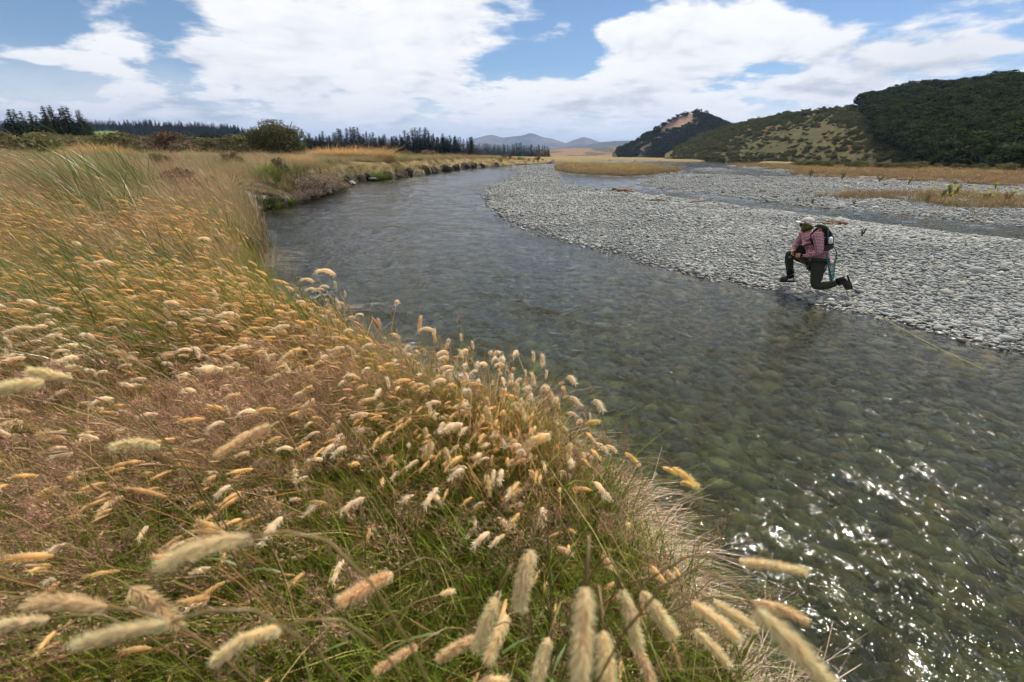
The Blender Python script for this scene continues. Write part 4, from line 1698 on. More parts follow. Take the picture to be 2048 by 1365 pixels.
def bush_meshes(seed, c0, c1, w=1.0, h=1.0, n=1500, size=.045, lumps=9, open_=False):
    g = np.random.default_rng(seed)
    tr = MB()
    mb = MB()
    for k in range(7):
        a = g.uniform(0, 6.283)
        e = np.array([math.cos(a) * .30 * w, math.sin(a) * .30 * w, h * g.uniform(.5, .85)])
        mid = e * np.array([.35, .35, .5]) + g.normal(0, .03, 3)
        tr.tube([(g.normal(0, .03), g.normal(0, .03), -.05), mid, e], [.03, .018, .006], 5, (.5, .5, .5))
    for k in range(lumps):
        a = g.uniform(0, 6.283)
        rr = .34 * w * math.sqrt(g.random())
        zc = h * g.uniform(.30, .80) * (1 - .3 * (rr / (.4 * w)) ** 2)
        rad = np.array([.22 * w, .22 * w, .17 * h]) * g.uniform(.7, 1.2)
        b = g.uniform(.75, 1.25)
        leafcloud(mb, (rr * math.cos(a), rr * math.sin(a), zc), rad, n // lumps, size, np.array(c0) * b, np.array(c1) * b, g)
    m = n // 6
    leafcloud(mb, (0, 0, .25 * h), (.42 * w, .42 * w, .24 * h), m, size, c0, c1, g)
    a, b = tr.mesh('trunk'), mb.mesh('crown')
    a.materials.append(M_BARK)
    b.materials.append(M_BUSH)
    return a, b


SCRUB = [bush_meshes(31 + i, [(.085, .065, .042), (.070, .070, .034), (.095, .072, .05), (.055, .062, .028)][i % 4], [(.155, .118, .08), (.13, .125, .062), (.18, .14, .10), (.10, .115, .048)][i % 4],
                     w=1.3, h=.8, n=900) for i in range(6)]
# the round matagouri bush
big = bush_meshes(77, (.035, .036, .020), (.085, .078, .045), w=1.3, h=1.0, n=13000, size=.018, lumps=34)
q = P(562, 329, 1.0)
dd_ = math.hypot(q[0], q[1])
t_ = D(560, 243, dd_)
tree_thing('matagouri_bush', big, (q[0], q[1], land_z(q[0], q[1]) - .1), ((t_[2] - .9) * 1.22, (t_[2] - .9) * 1.22, (t_[2] - .9) * 1.08), .6, 'big round dark bush standing alone on the left bank', 'bush')
q = P(505, 318, 1.0)
tree_thing('matagouri_bush', bush_meshes(78, (.04, .04, .022), (.09, .08, .045), w=1.4, h=.9, n=4000, size=.022, lumps=14), (q[0], q[1], land_z(q[0], q[1]) - .1), 2.9, 1.9, 'lower dark bush against the left side of the big round bush', 'bush')
# scrub band
g = np.random.default_rng(9)
for k in range(120):
    px = g.uniform(-30, 520) if k < 85 else g.uniform(620, 940)
    dist = g.uniform(62, 130)
    q = D(px, 300, dist)
    s = g.uniform(2.8, 5.0) * (.75 + dist / 250)
    if k >= 85:
        dist = g.uniform(105, 165)
        q = D(px, 300, dist)
        s = g.uniform(1.8, 3.0)
    tree_thing('scrub_bush', SCRUB[k % 6], (q[0], q[1], land_z(q[0], q[1]) - .15), (s, s, s * .85), g.uniform(0, 6.28), 'grey brown scrub bush in the thicket between left bank and pines' if k < 85 else 'low brown scrub bush in front of the shelter belt', 'bush',
               'scrub bushes in the left thicket' if k < 85 else 'scrub bushes before the shelter belt')
for i, (px, py, s, lab) in enumerate([(372, 392, 1.15, 'reddish brown twiggy plant standing in the grass near the cut bank'), (345, 380, 1.0, 'brown seeding plant left of the reddish one in the grass'), (395, 400, .9, 'low brown plant right of the reddish one near the bank edge'),
                                      (425, 385, .9, 'olive bush low in the grass above the dark rocks'), (455, 372, 1.1, 'grey green bush on the bank top above the rocks'), (320, 350, 1.4, 'dark green bush half hidden in the reeds'), (520, 362, 1.3, 'green leafy bush below the round dark bush'), (470, 345, 1.4, 'brown bush in the meadow left of the green leafy one'), (560, 352, 1.2, 'small olive bush in front of the round dark bush')]):
    q = P(px, py, 1.15)
    tree_thing('meadow_bush', SCRUB[(0, 2, 0, 1, 3, 3, 3, 2, 1)[i]], (q[0], q[1], land_z(q[0], q[1]) - .05), (s * .8, s * .8, s * 1.0), i * 1.9, lab, 'bush')
for (px, py, w_) in [(928, 322, 1.5), (1075, 322, 1.6), (1150, 320, 1.2), (1100, 318, 1.6), (1010, 318, 1.8), (1020, 322, 1.2)]:
    q = P(px, py, .5) if py > 316 else D(px, py, 150)
    dist = min(math.hypot(q[0], q[1]), 150)
    q = D(px, py, dist)
    where = {928: 'upright dark bush at the water where the bank bends', 1075: 'small bush alone on the far bank at the bar tip', 1150: 'right-hand low bush on the far bank below the mountains'}.get(px, 'low dark bush on the far bank near the bend')
    tree_thing('scrub_bush', SCRUB[px % 6], (q[0], q[1], land_z(q[0], q[1]) - .1), (w_ * 1.2, w_ * 1.2, w_ * 1.3), px, where, 'bush', None if px in (928, 1075, 1150) else 'low bushes near the river bend')

# ------------------------------------------------------------------ vegetation of the right hills
BEECH = []
for i in range(5):
    g = np.random.default_rng(60 + i)
    tr, mb = MB(), MB()
    tr.tube([(0, 0, -.1), (.02, .01, .35), (.0, .03, .75)], [.03, .022, .008], 6, (.5, .5, .5))
    for k in range(4):
        a = g.uniform(0, 6.283)
        tr.tube([(0.01, .01, .35), (.15 * math.cos(a), .15 * math.sin(a), .55), (.25 * math.cos(a), .25 * math.sin(a), .72)], [.014, .01, .004], 5, (.5, .5, .5))
    for k in range(15):
        a = g.uniform(0, 6.283)
        rr = .34 * math.sqrt(g.random())
        zc = g.uniform(.26, .86) * (1 - .35 * (rr / .36) ** 2)
        b = g.uniform(.7, 1.45)
        leafcloud(mb, (rr * math.cos(a), rr * math.sin(a), zc), np.array([.15, .15, .09]) * g.uniform(.8, 1.3), 75, .035, np.array([.020, .030, .011]) * b, np.array([.050, .062, .020]) * b, g, .8)
    a, b = tr.mesh('trunk'), mb.mesh('crown')
    a.materials.append(M_BARK)
    b.materials.append(M_BEECH)
    BEECH.append((a, b))


def forest_edge(U):
    """photograph row below which the beech forest ends, by column"""
    return np.interp(U, [1700, 1735, 1742, 1765, 1800, 1815, 1870, 1935, 2000, 2060, 2400], [200, 226, 272, 300, 318, 330, 336, 340, 352, 360, 390])


g = np.random.default_rng(12)
n = 5200
U = g.uniform(1722, 2500, n)
V = g.random(n) ** .9 * 1.05
rows = right_hill.r
PYs = np.interp(U, rows[:, 0], rows[:, 1]) + (np.interp(U, rows[:, 0], rows[:, 3]) - np.interp(U, rows[:, 0], rows[:, 1])) * V
keep = PYs < forest_edge(U)
U, V, PYs = U[keep], V[keep], PYs[keep]
pp = right_hill.at(U, V)
n = len(U)
order = np.argsort(np.hypot(pp[:, 0], pp[:, 1]) + g.uniform(-40, 40, n))
U, V, PYs, pp = U[order], V[order], PYs[order], pp[order]
sz = g.uniform(6.0, 9.5, n)
first = 0
count = 0
rest = []
for k in range(n):
    if count < 230 and U[k] < 2080 and (PYs[k] > forest_edge(U[k]) - 45 or V[k] > .93):
        if PYs[k] > forest_edge(U[k]) - 26:
            lab, grp = 'dark green beech tree along the lower edge of the hill forest', 'beech trees on the lower forest edge'
        elif V[k] > .93:
            lab, grp = 'dark green beech tree on the skyline of the hill forest', 'beech trees on the skyline'
        else:
            lab, grp = 'dark green beech tree inside the forest on the right hill', 'beech trees inside the forest'
        tree_thing('beech_tree', BEECH[k % 5], tuple(pp[k] - np.array([0, 0, .6])), (sz[k] * 1.25, sz[k] * 1.25, sz[k]), g.uniform(0, 6.28), lab, 'tree', grp)
        count += 1
    else:
        rest.append(k)
rest = np.array(rest)
bs_ = [bpy.data.objects.new('beech_source', b_) for a_, b_ in BEECH]
n = len(rest)
s_ = sz[rest]
scatter('beech_forest', bs_, pp[rest] - np.array([0, 0, .6]), np.stack([np.zeros(n), np.zeros(n), g.uniform(0, 6.28, n)], 1), np.stack([s_ * 1.25, s_ * 1.25, s_], 1), g.integers(0, 5, n), 'dense dark beech forest covering the right hill', 'forest')

# shrubs on the open hillside
n = 24000
U = g.uniform(1345, 1800, n)
V = g.uniform(.02, 1.0, n)
PYs = np.interp(U, rows[:, 0], rows[:, 1]) + (np.interp(U, rows[:, 0], rows[:, 3]) - np.interp(U, rows[:, 0], rows[:, 1])) * V
pp = right_hill.at(U, V)
nz = fbm(pp[:, 0] * .03, pp[:, 1] * .03, 4)
dens = sstep(nz, .46, .66) * .55 + .05 + .10 * sstep(V, .6, .9) + .25 * np.exp(-((U - 1430) / 60) ** 2)
dens *= 1 - .95 * np.exp(-((U - 1640 - (V - .5) * 260) / 60) ** 2 - ((V - .5) / .24) ** 2) * .85
dens *= 1 - .9 * np.exp(-((U - 1540) / 55) ** 2 - ((V - .2) / .12) ** 2)
keep = (g.random(n) < dens) & (PYs > 203) & (PYs > np.where(U > 1722, forest_edge(U), 0))
U, V, pp = U[keep], V[keep], pp[keep]
n = len(U)
o_ = np.argsort(np.hypot(pp[:, 0], pp[:, 1]))
for j, k in enumerate(o_[:170]):
    s = float(np.exp(g.normal(.55, .3)).clip(.9, 3.0))
    tree_thing('hill_shrub', SCRUB[(3 if j % 3 else 1)], tuple(pp[k] - np.array([0, 0, .2])), (s * 1.1, s * 1.1, s), g.uniform(0, 6.28), 'dark shrub dotted on the tussock slope at the foot of the right hill', 'shrub', 'shrubs on the lower right hillside')
k = o_[170:]
n = len(k)
s_ = np.exp(g.normal(.22, .5, n)).clip(.5, 3.2)
src_ = [bpy.data.objects.new('hill_shrub_source', SCRUB[i][1]) for i in (3, 1, 3)]
scatter('hillside_scrub', src_, pp[k] - np.array([0, 0, .2]), np.stack([np.zeros(n), np.zeros(n), g.uniform(0, 6.28, n)], 1), np.stack([s_ * 1.15, s_ * 1.15, s_], 1), g.integers(0, 3, n), 'dark scrub spread over the upper right hillside', 'scrub')
# scattered shrubs on the flat before the forest
for j in range(60):
    px = g.uniform(1590, 2060)
    py0 = np.interp(px, [1590, 2048], [320, 336])
    q = D(px, py0, g.uniform(125, 175))
    s = g.uniform(1.2, 2.4)
    tree_thing('hill_shrub', SCRUB[3 if j % 2 else 1], (q[0], q[1], land_z(q[0], q[1]) - .1), (s * 1.3, s * 1.3, s), g.uniform(0, 6.28), 'low dark shrub on the flat below the right forest', 'shrub', 'shrubs on the flat below the forest')
# bush cover of the cone hill
n = 2600
U = g.uniform(1235, 1560, n)
V = g.uniform(.02, 1.02, n)
rc = cone_hill.r
PYs = np.interp(U, rc[:, 0], rc[:, 1]) + (np.interp(U, rc[:, 0], rc[:, 3]) - np.interp(U, rc[:, 0], rc[:, 1])) * V
dens = .25 + .8 * sstep(U - (1345 - (PYs - 245) * .8), -5, 30) + .8 * sstep(V, .93, 1.0)
sc = np.exp(-((U - 1363 - (PYs - 245) * -.7) / 30) ** 2 - ((PYs - 243) / 17) ** 2)
dens *= (1 - 1.6 * sc).clip(0, 1)
dens = np.maximum(dens, sstep(V, .965, .99) * .8)
keep = g.random(n) < dens
pp = cone_hill.at(U[keep], V[keep])
n = len(pp)
s_ = g.uniform(5, 9.5, n)
scatter('hill_bush', bs_, pp - np.array([0, 0, 1.0]), np.stack([np.zeros(n), np.zeros(n), g.uniform(0, 6.28, n)], 1), np.stack([s_ * 1.2, s_ * 1.2, s_ * .8], 1), g.integers(0, 5, n), 'dark bush covering the cone shaped hill', 'bush')

# ------------------------------------------------------------------ grass and weeds of the right flats and the islet
def mk_flat(i):
    g = np.random.default_rng(900 + i)
    mb = MB()
    c1 = [(.38, .22, .13), (.44, .28, .14), (.27, .24, .08), (.34, .19, .13)][i % 4]
    blades(mb, 34, .30, .34, .35, .25, .35, .011, (.12, .09, .04), c1, g=g, segs=3)
    blades(mb, 14, .28, .26, .3, .2, .4, .012, (.05, .06, .02), (.17, .19, .05), g=g, segs=2)
    if i == 2:
        e, d = blades(mb, 2, .2, .42, .2, .1, .2, .008, (.08, .11, .03), (.18, .22, .06), g=g, segs=2)
        for p_ in e:
            leafcloud(mb, p_, .05, 10, .018, (.55, .42, .05), (.62, .48, .08), g)
    return proto('flat_tuft', mb, M_GRASS)


P_FLAT = [mk_flat(i) for i in range(4)]


def flats():
    g = np.random.default_rng(44)
    x, y, r = polar_pts(60000, 14, 190, R(0), R(60), g)
    h, sl, s1, s2, si, si2, sf = height(x, y, full=True)
    gr = seg_dist(x, y, grass_r)
    wd = seg_dist(x, y, weeds_poly)
    w = sstep(gr + (fbm(x * .09, y * .22, 4) - .5) * 14, -1.0, 2.5) * (sf > .15) * (.25 + .75 * sstep(fbm(x * .15, y * .5, 3), .35, .5))
    w = np.maximum(w, (si > .35) * 1.0)
    w = np.maximum(w, sstep(wd + (fbm(x * .6, y * .6, 3) - .5) * 6, 0, 2) * .32 * (h > .03))
    w = np.maximum(w, (s2 > .5) * .004)
    ok = (g.random(len(x)) < w) & (h > .02)
    x, y, h, r, si = x[ok], y[ok], h[ok], r[ok], si[ok]
    n = len(x)
    s = g.uniform(.6, 1.2, n) * (1 + .003 * r) * np.where(si > 0, 1.15, 1)
    q_ = fbm(x * .1, y * .1, 3) + g.normal(0, .08, n)
    scatter('dry_flat_grass', P_FLAT, np.stack([x, y, h - .02], 1), np.stack([np.zeros(n), np.zeros(n), g.uniform(0, 6.28, n)], 1), s, np.clip(((q_ - .3) / .4 * 4).astype(int), 0, 3), 'dry tawny grass with yellow weeds on the river flats', 'grass')


flats()


def weed_plant(loc, h, c0, c1, flower, label, group, seed):
    g = np.random.default_rng(seed)
    e = empty('weed_plant', loc)
    st, lf = MB(), MB()
    for k in range(7):
        a = g.uniform(0, 6.28)
        top = (h * .28 * math.cos(a), h * .28 * math.sin(a), h * g.uniform(.7, 1.0))
        st.tube([(0, 0, -.03), (top[0] * .4, top[1] * .4, top[2] * .55), top], [.012, .009, .005], 4, (.10, .12, .04))
        for q_ in (.45, .65, .85, 1.0):
            leafcloud(lf, np.array(top) * q_, h * .10, 22, h * .035, c0, c1, g)
    st.obj('stem', M_GRASS, e)
    lf.obj('leaves', M_GRASS, e)
    if flower:
        fl = MB()
        for k in range(14):
            a = g.uniform(0, 6.28)
            leafcloud(fl, (h * .3 * math.cos(a) * g.random(), h * .3 * math.sin(a) * g.random(), h * g.uniform(.8, 1.02)), .04, 8, .02, (.65, .5, .03), (.8, .62, .05), g)
        fl.obj('flowers', M_GRASS, e)
    tag(e, label, 'weed', group)


wp = [(1900, 404, .85, 1, 'tall yellow flowered weed on the far gravel bar'), (1878, 405, .6, 0, 'leafy green weed beside the tall yellow flowered one'), (1850, 408, .5, 2, 'brownish weed on the far gravel bar left of the yellow one'),
      (2010, 412, .6, 3, 'dark reddish dock plant at the right edge of the far bar'), (1968, 408, .45, 3, 'smaller reddish dock plant left of the dark one on the far bar'),
      (1620, 356, .9, 0, 'round green weed at the edge of the tawny flat'), (1684, 361, .8, 0, 'second round green weed along the edge of the tawny flat'), (1758, 367, .7, 0, 'green weed where the flat meets the gravel'),
      (1815, 372, .6, 1, 'low yellow weed on the rim of the flat'), (1910, 377, .5, 0, 'small green weed on the rim of the flat near the right edge'), (1625, 405, .3, 0, 'tiny green weed on the far bar near the side channel'),
      (1706, 410, .28, 0, 'tiny green weed right of another on the far bar'), (1595, 402, .25, 0, 'tiny leftmost green weed on the far bar'), (1255, 349, .5, 1, 'yellow weed on the grassy islet'), (1180, 347, .5, 0, 'green weed on the left of the grassy islet'),
      (1330, 346, .4, 0, 'green weed on the right of the grassy islet'), (1722, 478, .25, 0, 'small pale weed among stones behind the kneeling man'), (1990, 381, .5, 1, 'yellow weed at the right edge of the flat')]
for i, (px, py, h_, kind_, lab) in enumerate(wp):
    q = P(px, py, .15)
    c0, c1 = [((.06, .10, .02), (.16, .22, .05)), ((.08, .12, .02), (.20, .24, .05)), ((.14, .12, .05), (.26, .20, .08)), ((.10, .035, .025), (.20, .08, .05))][kind_]
    weed_plant((q[0], q[1], land_z(q[0], q[1])), h_, c0, c1, kind_ == 1, lab, 'weeds on the gravel and flats', 3000 + i)

# ------------------------------------------------------------------ tussocks, bank rocks, driftwood
M_TUS = mat_leaf('tussock_blades', .45, .2, .02)
g = np.random.default_rng(50)
TUS = []
for i in range(3):
    g = np.random.default_rng(950 + i)
    mb = MB()
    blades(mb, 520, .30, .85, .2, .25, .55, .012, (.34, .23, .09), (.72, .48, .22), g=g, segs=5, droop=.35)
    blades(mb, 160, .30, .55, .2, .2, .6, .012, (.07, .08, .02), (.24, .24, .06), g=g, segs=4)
    me = mb.mesh('tussock')
    me.materials.append(M_TUS)
    TUS.append(me)
tspots = [(205, 322, 1.5, 'big'), (240, 322, 1.3, 'big'), (175, 323, 1.3, 'big'), (150, 325, 1.0, 'left'), (262, 324, .9, 'left'), (380, 318, .8, 'mid'), (415, 316, .7, 'mid'),
          (640, 322, 1.3, 'bend'), (662, 322, 1.5, 'bend'), (690, 322, 1.4, 'bend'), (715, 323, 1.5, 'bend'), (735, 324, 1.4, 'bend'), (765, 333, 1.6, 'round'), (600, 345, .9, 'rim'), (690, 347, .9, 'rim'), (720, 342, 1.0, 'rim'), (800, 338, .9, 'rim'), (830, 336, 1.0, 'rim'), (860, 334, .8, 'rim'), (565, 370, .8, 'rim'), (440, 395, .7, 'rim'), (675, 326, 1.2, 'bend')]
lab_t = {'big': 'golden tussock mound in the large clump near the pines', 'left': 'small golden tussock at the side of the large clump', 'mid': 'pale tussock between the scrub and the reeds',
         'bend': 'golden tussock in the row on top of the bend bank', 'round': 'round brown tussock leaning over the water at the bend', 'rim': 'small tan tussock on the rim of the cut bank above the river'}
for i, (px, py, s, k_) in enumerate(tspots):
    q = P(px, py, 1.0)
    q = D(px, py, min(math.hypot(q[0], q[1]), 58))
    o = bpy.data.objects.new('tussock', TUS[i % 3])
    col.objects.link(o)
    o.location = (q[0], q[1], land_z(q[0], q[1]))
    o.scale = (s * 1.9, s * 1.9, s * 1.15)
    o.rotation_euler = (0, 0, R(-150) + i * .3)
    tag(o, lab_t[k_], 'tussock', {'big': 'tussocks in the large clump', 'left': 'small side tussocks', 'mid': 'pale tussocks', 'bend': 'tussocks on the bend bank', 'rim': 'small tussocks on the bank rim'}.get(k_))

M_ROCK = mat_plain('bank_rock', (.13, .12, .10), .85, .25, 5, .55)
M_ROCKL = mat_plain('pale_rock', (.19, .185, .17), .8, .3, 6, .4)


def rock_mesh(seed, sub=3):
    bm = bmesh.new()
    bmesh.ops.create_icosphere(bm, subdivisions=sub, radius=1)
    rs = random.Random(seed)
    planes = []
    for _ in range(12):
        d = Vector((rs.gauss(0, 1), rs.gauss(0, 1), rs.gauss(0, 1))).normalized()
        planes.append((d, rs.uniform(.62, .9)))
    for v in bm.verts:
        p = v.co.copy()
        for d, k in planes:
            t = p.dot(d) - k
            if t > 0:
                p -= d * t * .92
        v.co = p * (1 + .05 * math.sin(7 * p.x + seed) * math.sin(6 * p.y) + .03 * math.sin(15 * p.z + p.x * 9))
    me = bpy.data.meshes.new('rock')
    bm.to_mesh(me)
    bm.free()
    return me


rocks = [(482, 431, .85, (1.0, .9, 1.1), M_ROCK, 'tall dark jagged rock in the cut bank at the river'), (497, 424, .5, (.9, 1.0, 1.0), M_ROCK, 'dark rock beside the jagged one in the cut bank'), (524, 415, .72, (1.0, .8, .8), M_ROCK, 'squat dark boulder at the waterline of the cut bank'),
         (508, 424, .30, (1.1, .8, .45), M_ROCKL, 'small pale rock between the dark boulders at the water'), (568, 409, .50, (1.3, .8, .6), M_ROCK, 'low mossy rock at the water right of the dark boulder'), (556, 411, .3, (1, .8, .5), M_ROCKL, 'small pale rock in front of the low mossy rock'),
         (605, 399, .6, (1.6, .8, .5), M_ROCK, 'flat brown rock at the foot of the grey shrub'), (645, 388, .6, (1.5, .9, .55), M_ROCK, 'brown rock at the tip of the shrubby point'), (700, 369, .6, (2.2, .8, .35), M_ROCKL, 'flat pale rock ledge beyond the shrubby point'),
         (745, 362, .5, (2.0, .8, .35), M_ROCKL, 'second flat pale ledge along the bend bank'),
         (825, 697, .20, (1.3, .9, .5), M_ROCK, 'dark submerged rock breaking the water by the near bank'), (930, 765, .14, (1.3, .9, .5), M_ROCK, 'smaller dark rock awash beside the near bank')]
for i, (px, py, s, sc3, m_, lab) in enumerate(rocks):
    q = P(px, py, 0)
    me = rock_mesh(i + 3)
    o = link('rock', me, None, [m_], i > 3)
    o.location = (q[0], q[1], (.12 if s > .25 else -.07))
    o.scale = tuple(s * k for k in sc3)
    o.rotation_euler = (.12 * math.sin(i), .12 * math.cos(i * 2), i * 1.3) if s > .25 and i < 6 else (0, 0, .5 + .2 * i)
    tag(o, lab, 'rock')

# grey woody shrubs on the point at the left bank
GSH = [bush_meshes(90 + i, (.13, .105, .085), (.24, .19, .155), w=1.5, h=.7, n=2600, size=.022, lumps=12) for i in range(2)]
for i, (px, py, s, lab) in enumerate([(602, 396, 2.0, 'grey twiggy shrub spilling down the bank at the left end of the point'), (635, 388, 2.2, 'grey twiggy shrub at the middle of the point by the river'), (660, 381, 2.0, 'grey shrub at the tip of the point hanging over the water'),
                                      (612, 368, 1.8, 'dark olive shrub on top of the point'), (585, 402, 1.1, 'low grey root tangle at the foot of the point')]):
    q = P(px, py, .1)
    mshs = GSH[i % 2] if i != 3 else SCRUB[3]
    tree_thing('bank_shrub', mshs, (q[0], q[1], .0 if i != 3 else .6), (s, s, s * .85), i * 1.1, lab, 'shrub')
# bright green rushes at the foot of the bank
M_RUSH = mat_leaf('rush_blades', .4, .2, .02)
g = np.random.default_rng(51)
mb = MB()
blades(mb, 320, .22, .5, .25, .3, .6, .012, (.05, .075, .015), (.19, .25, .05), g=g, segs=4, droop=.4)
RU = mb.mesh('rush_clump')
RU.materials.append(M_RUSH)
for i, (px, py, s, lab) in enumerate([(472, 440, 1.0, 'bright green grass clump where the near bank meets the water'), (549, 413, .8, 'bright green clump on the rock at the water'), (580, 406, .9, 'rounded green clump at the water left of the grey shrubs'), (676, 376, 1.5, 'round dark green rush clump right of the shrubby point'),
                                      (752, 359, 1.9, 'green grass tongue running down the bend bank'), (545, 402, 1.8, 'reddish green grass slope beside the dark boulders'), (524, 406, 1.4, 'green grass tuft above the squat boulder'), (768, 357, 1.3, 'small green clump at the water below the round tussock'),
                                      (503, 426, .6, 'small green clump at the foot of the tall dark rock'), (1000, 331, 2.0, 'green bank clump on the far side of the bend'), (1040, 328, 2.2, 'larger green bank clump on the far side of the bend')]):
    q = P(px, py, .1)
    o = bpy.data.objects.new('grass_clump', RU)
    col.objects.link(o)
    o.location = (q[0], q[1], max(0.0, land_z(q[0], q[1]) - .1))
    o.scale = (s * 1.2, s * 1.2, s)
    o.rotation_euler = (0, 0, i * 1.7)
    tag(o, lab, 'grass clump')

M_WOOD = mat_plain('driftwood', (.27, .19, .125), .9, .1, 12, .35)
M_WOODG = mat_plain('grey_driftwood', (.33, .31, .28), .9, .1, 20, .35)


def driftwood(px, py, L, rad, n, seed, lab, mat, z=.25, spread=.3):
    g = np.random.default_rng(seed)
    q = P(px, py, z - .05)
    zz = land_z(q[0], q[1])
    e = empty('driftwood', (q[0], q[1], zz))
    for k in range(n):
        a = g.uniform(-.5, .5) + seed
        mb = MB()
        c = np.array([g.normal(0, spread), g.normal(0, spread * .4), rad + g.uniform(0, .08)])
        d = np.array([math.cos(a), math.sin(a), g.normal(0, .08)]) * L * g.uniform(.4, 1) / 2
        pts = [c - d, c - d * .3 + g.normal(0, L * .03, 3), c + d * .4 + g.normal(0, L * .03, 3), c + d]
        mb.tube(pts, np.array([1, .95, .8, .45]) * rad * g.uniform(.6, 1.2), 7)
        mb.obj('branch', mat, e, True)
    tag(e, lab, 'driftwood')


driftwood(1240, 381, 1.1, .09, 5, 1, 'brown log pile at the edge of the side channel on the near bar', M_WOOD, .3, .8)
driftwood(1665, 450, .55, .035, 14, 2, 'tangle of tan flood debris on the gravel behind the kneeling man', M_WOOD, .25, .16)
driftwood(1400, 406, .6, .035, 4, 3, 'brown sticks beside the side channel', M_WOOD, .25, .4)
driftwood(1112, 364, .7, .06, 2, 4, 'short pale log at the left start of the side channel', M_WOOD, .2, .3)
driftwood(1318, 403, .6, .05, 3, 5, 'small brown stick pile on the near bar', M_WOOD, .25, .2)
driftwood(1940, 608, .45, .02, 1, 6, 'thin grey stick lying between the stones at the right', M_WOODG, .2, .0)
driftwood(1723, 387, 1.0, .06, 2, 7, 'dark brown branch lying on the far gravel bar', M_WOOD, .25, .3)

# pale stick caught in the grass on the left
e = empty('stick', tuple(P(235, 610, 1.15)))
mb = MB()
a_, b_ = P(183, 622, 1.18), P(296, 604, 1.22)
o0 = np.array(e.location)
mb.tube([a_ - o0, (a_ + b_) / 2 + [0, 0, .012] - o0, b_ - o0], [.006, .005, .003], 6, (.5, .46, .42))
mb.obj('twig', M_WOODG, e, True)
mb = MB()
c_ = P(215, 618, 1.18) - o0
mb.tube([c_, c_ + [-.03, -.01, -.05]], [.004, .002], 5)
mb.obj('side_twig', M_WOODG, e, True)
tag(e, 'thin pale grey twig lying across the grass on the left', 'stick')

# ------------------------------------------------------------------ single seed heads close to the camera
# (stem end px, py, tip px, py, drawn width px, colour, distance)
CREAM, TAN, GOLDC, PINK, DARK = (.95, .74, .46), (.84, .62, .38), (.92, .68, .32), (.74, .54, .44), (.10, .10, .05)
HH = [(565, 1255, 410, 1303, 30, CREAM), (342, 1245, 163, 1303, 30, CREAM), (505, 1074, 305, 1106, 20, CREAM), (470, 1085, 390, 1095, 20, CREAM), (262, 1176, 352, 1232, 28, TAN), (785, 1148, 690, 1210, 26, TAN), (98, 1240, -20, 1262, 26, CREAM), (215, 1215, 60, 1200, 28, TAN),
      (1062, 1100, 1036, 1212, 27, CREAM), (1172, 1175, 1160, 1345, 33, CREAM), (1207, 1262, 1215, 1380, 30, CREAM), (994, 1195, 960, 1290, 24, CREAM), (1014, 1230, 976, 1315, 24, CREAM), (1098, 1275, 1068, 1375, 28, CREAM), (1245, 1180, 1275, 1290, 26, CREAM), (1270, 1285, 1302, 1375, 22, TAN),
      (1283, 1184, 1338, 1268, 27, CREAM), (1383, 1205, 1468, 1275, 22, CREAM), (1425, 1205, 1500, 1262, 20, CREAM), (1388, 1260, 1450, 1325, 17, CREAM), (1478, 1123, 1602, 1152, 19, CREAM), (1505, 1205, 1610, 1226, 18, TAN), (1512, 1218, 1665, 1385, 32, CREAM), (955, 1275, 890, 1322, 28, TAN),
      (835, 1292, 758, 1347, 18, TAN), (880, 1190, 905, 1183, 14, CREAM), (950, 1370, 1010, 1350, 20, CREAM), (1100, 870, 1050, 890, 26, CREAM), (1092, 768, 1106, 806, 14, CREAM), (1140, 885, 1138, 918, 13, CREAM), (1115, 1095, 1140, 1110, 16, TAN), (1205, 1110, 1222, 1135, 14, TAN),
      (975, 950, 980, 992, 13, CREAM), (1003, 775, 1006, 812, 12, CREAM), (970, 812, 985, 850, 16, CREAM), (1035, 805, 1050, 838, 12, CREAM), (890, 895, 898, 925, 12, CREAM), (850, 855, 853, 872, 12, CREAM), (862, 880, 855, 915, 16, CREAM), (868, 820, 870, 838, 10, CREAM),
      (680, 840, 655, 865, 13, CREAM), (628, 798, 590, 830, 15, CREAM), (625, 772, 604, 795, 14, CREAM), (752, 797, 718, 805, 13, CREAM), (822, 800, 798, 806, 13, CREAM), (765, 806, 755, 824, 13, CREAM), (600, 696, 560, 725, 16, CREAM), (637, 650, 622, 680, 13, CREAM),
      (320, 890, 235, 880, 20, CREAM), (540, 850, 450, 920, 20, TAN), (130, 880, 80, 872, 16, TAN), (145, 760, 60, 745, 20, CREAM), (90, 765, 0, 780, 24, CREAM), (45, 845, 0, 852, 20, CREAM), (475, 725, 460, 745, 18, CREAM), (410, 655, 388, 640, 14, TAN), (290, 740, 240, 700, 16, TAN), (350, 710, 320, 715, 14, TAN),
      (250, 640, 192, 612, 14, TAN), (1170, 850, 1195, 840, 12, GOLDC), (1345, 935, 1390, 975, 14, GOLDC), (1360, 965, 1385, 970, 12, GOLDC), (1325, 935, 1350, 945, 10, GOLDC), (1250, 905, 1280, 930, 10, GOLDC), (760, 660, 757, 640, 9, TAN), (838, 665, 840, 635, 9, TAN), (870, 690, 868, 658, 9, TAN), (880, 720, 898, 690, 9, TAN),
      (350, 456, 373, 475, 6, DARK), (387, 465, 425, 494, 6, DARK), (404, 480, 422, 510, 6, DARK), (428, 474, 460, 513, 8, DARK), (419, 576, 434, 614, 10, DARK), (322, 635, 340, 667, 8, DARK), (95, 618, 72, 640, 12, DARK), (1330, 1140, 1345, 1160, 14, TAN), (1020, 1000, 1040, 980, 12, TAN)]


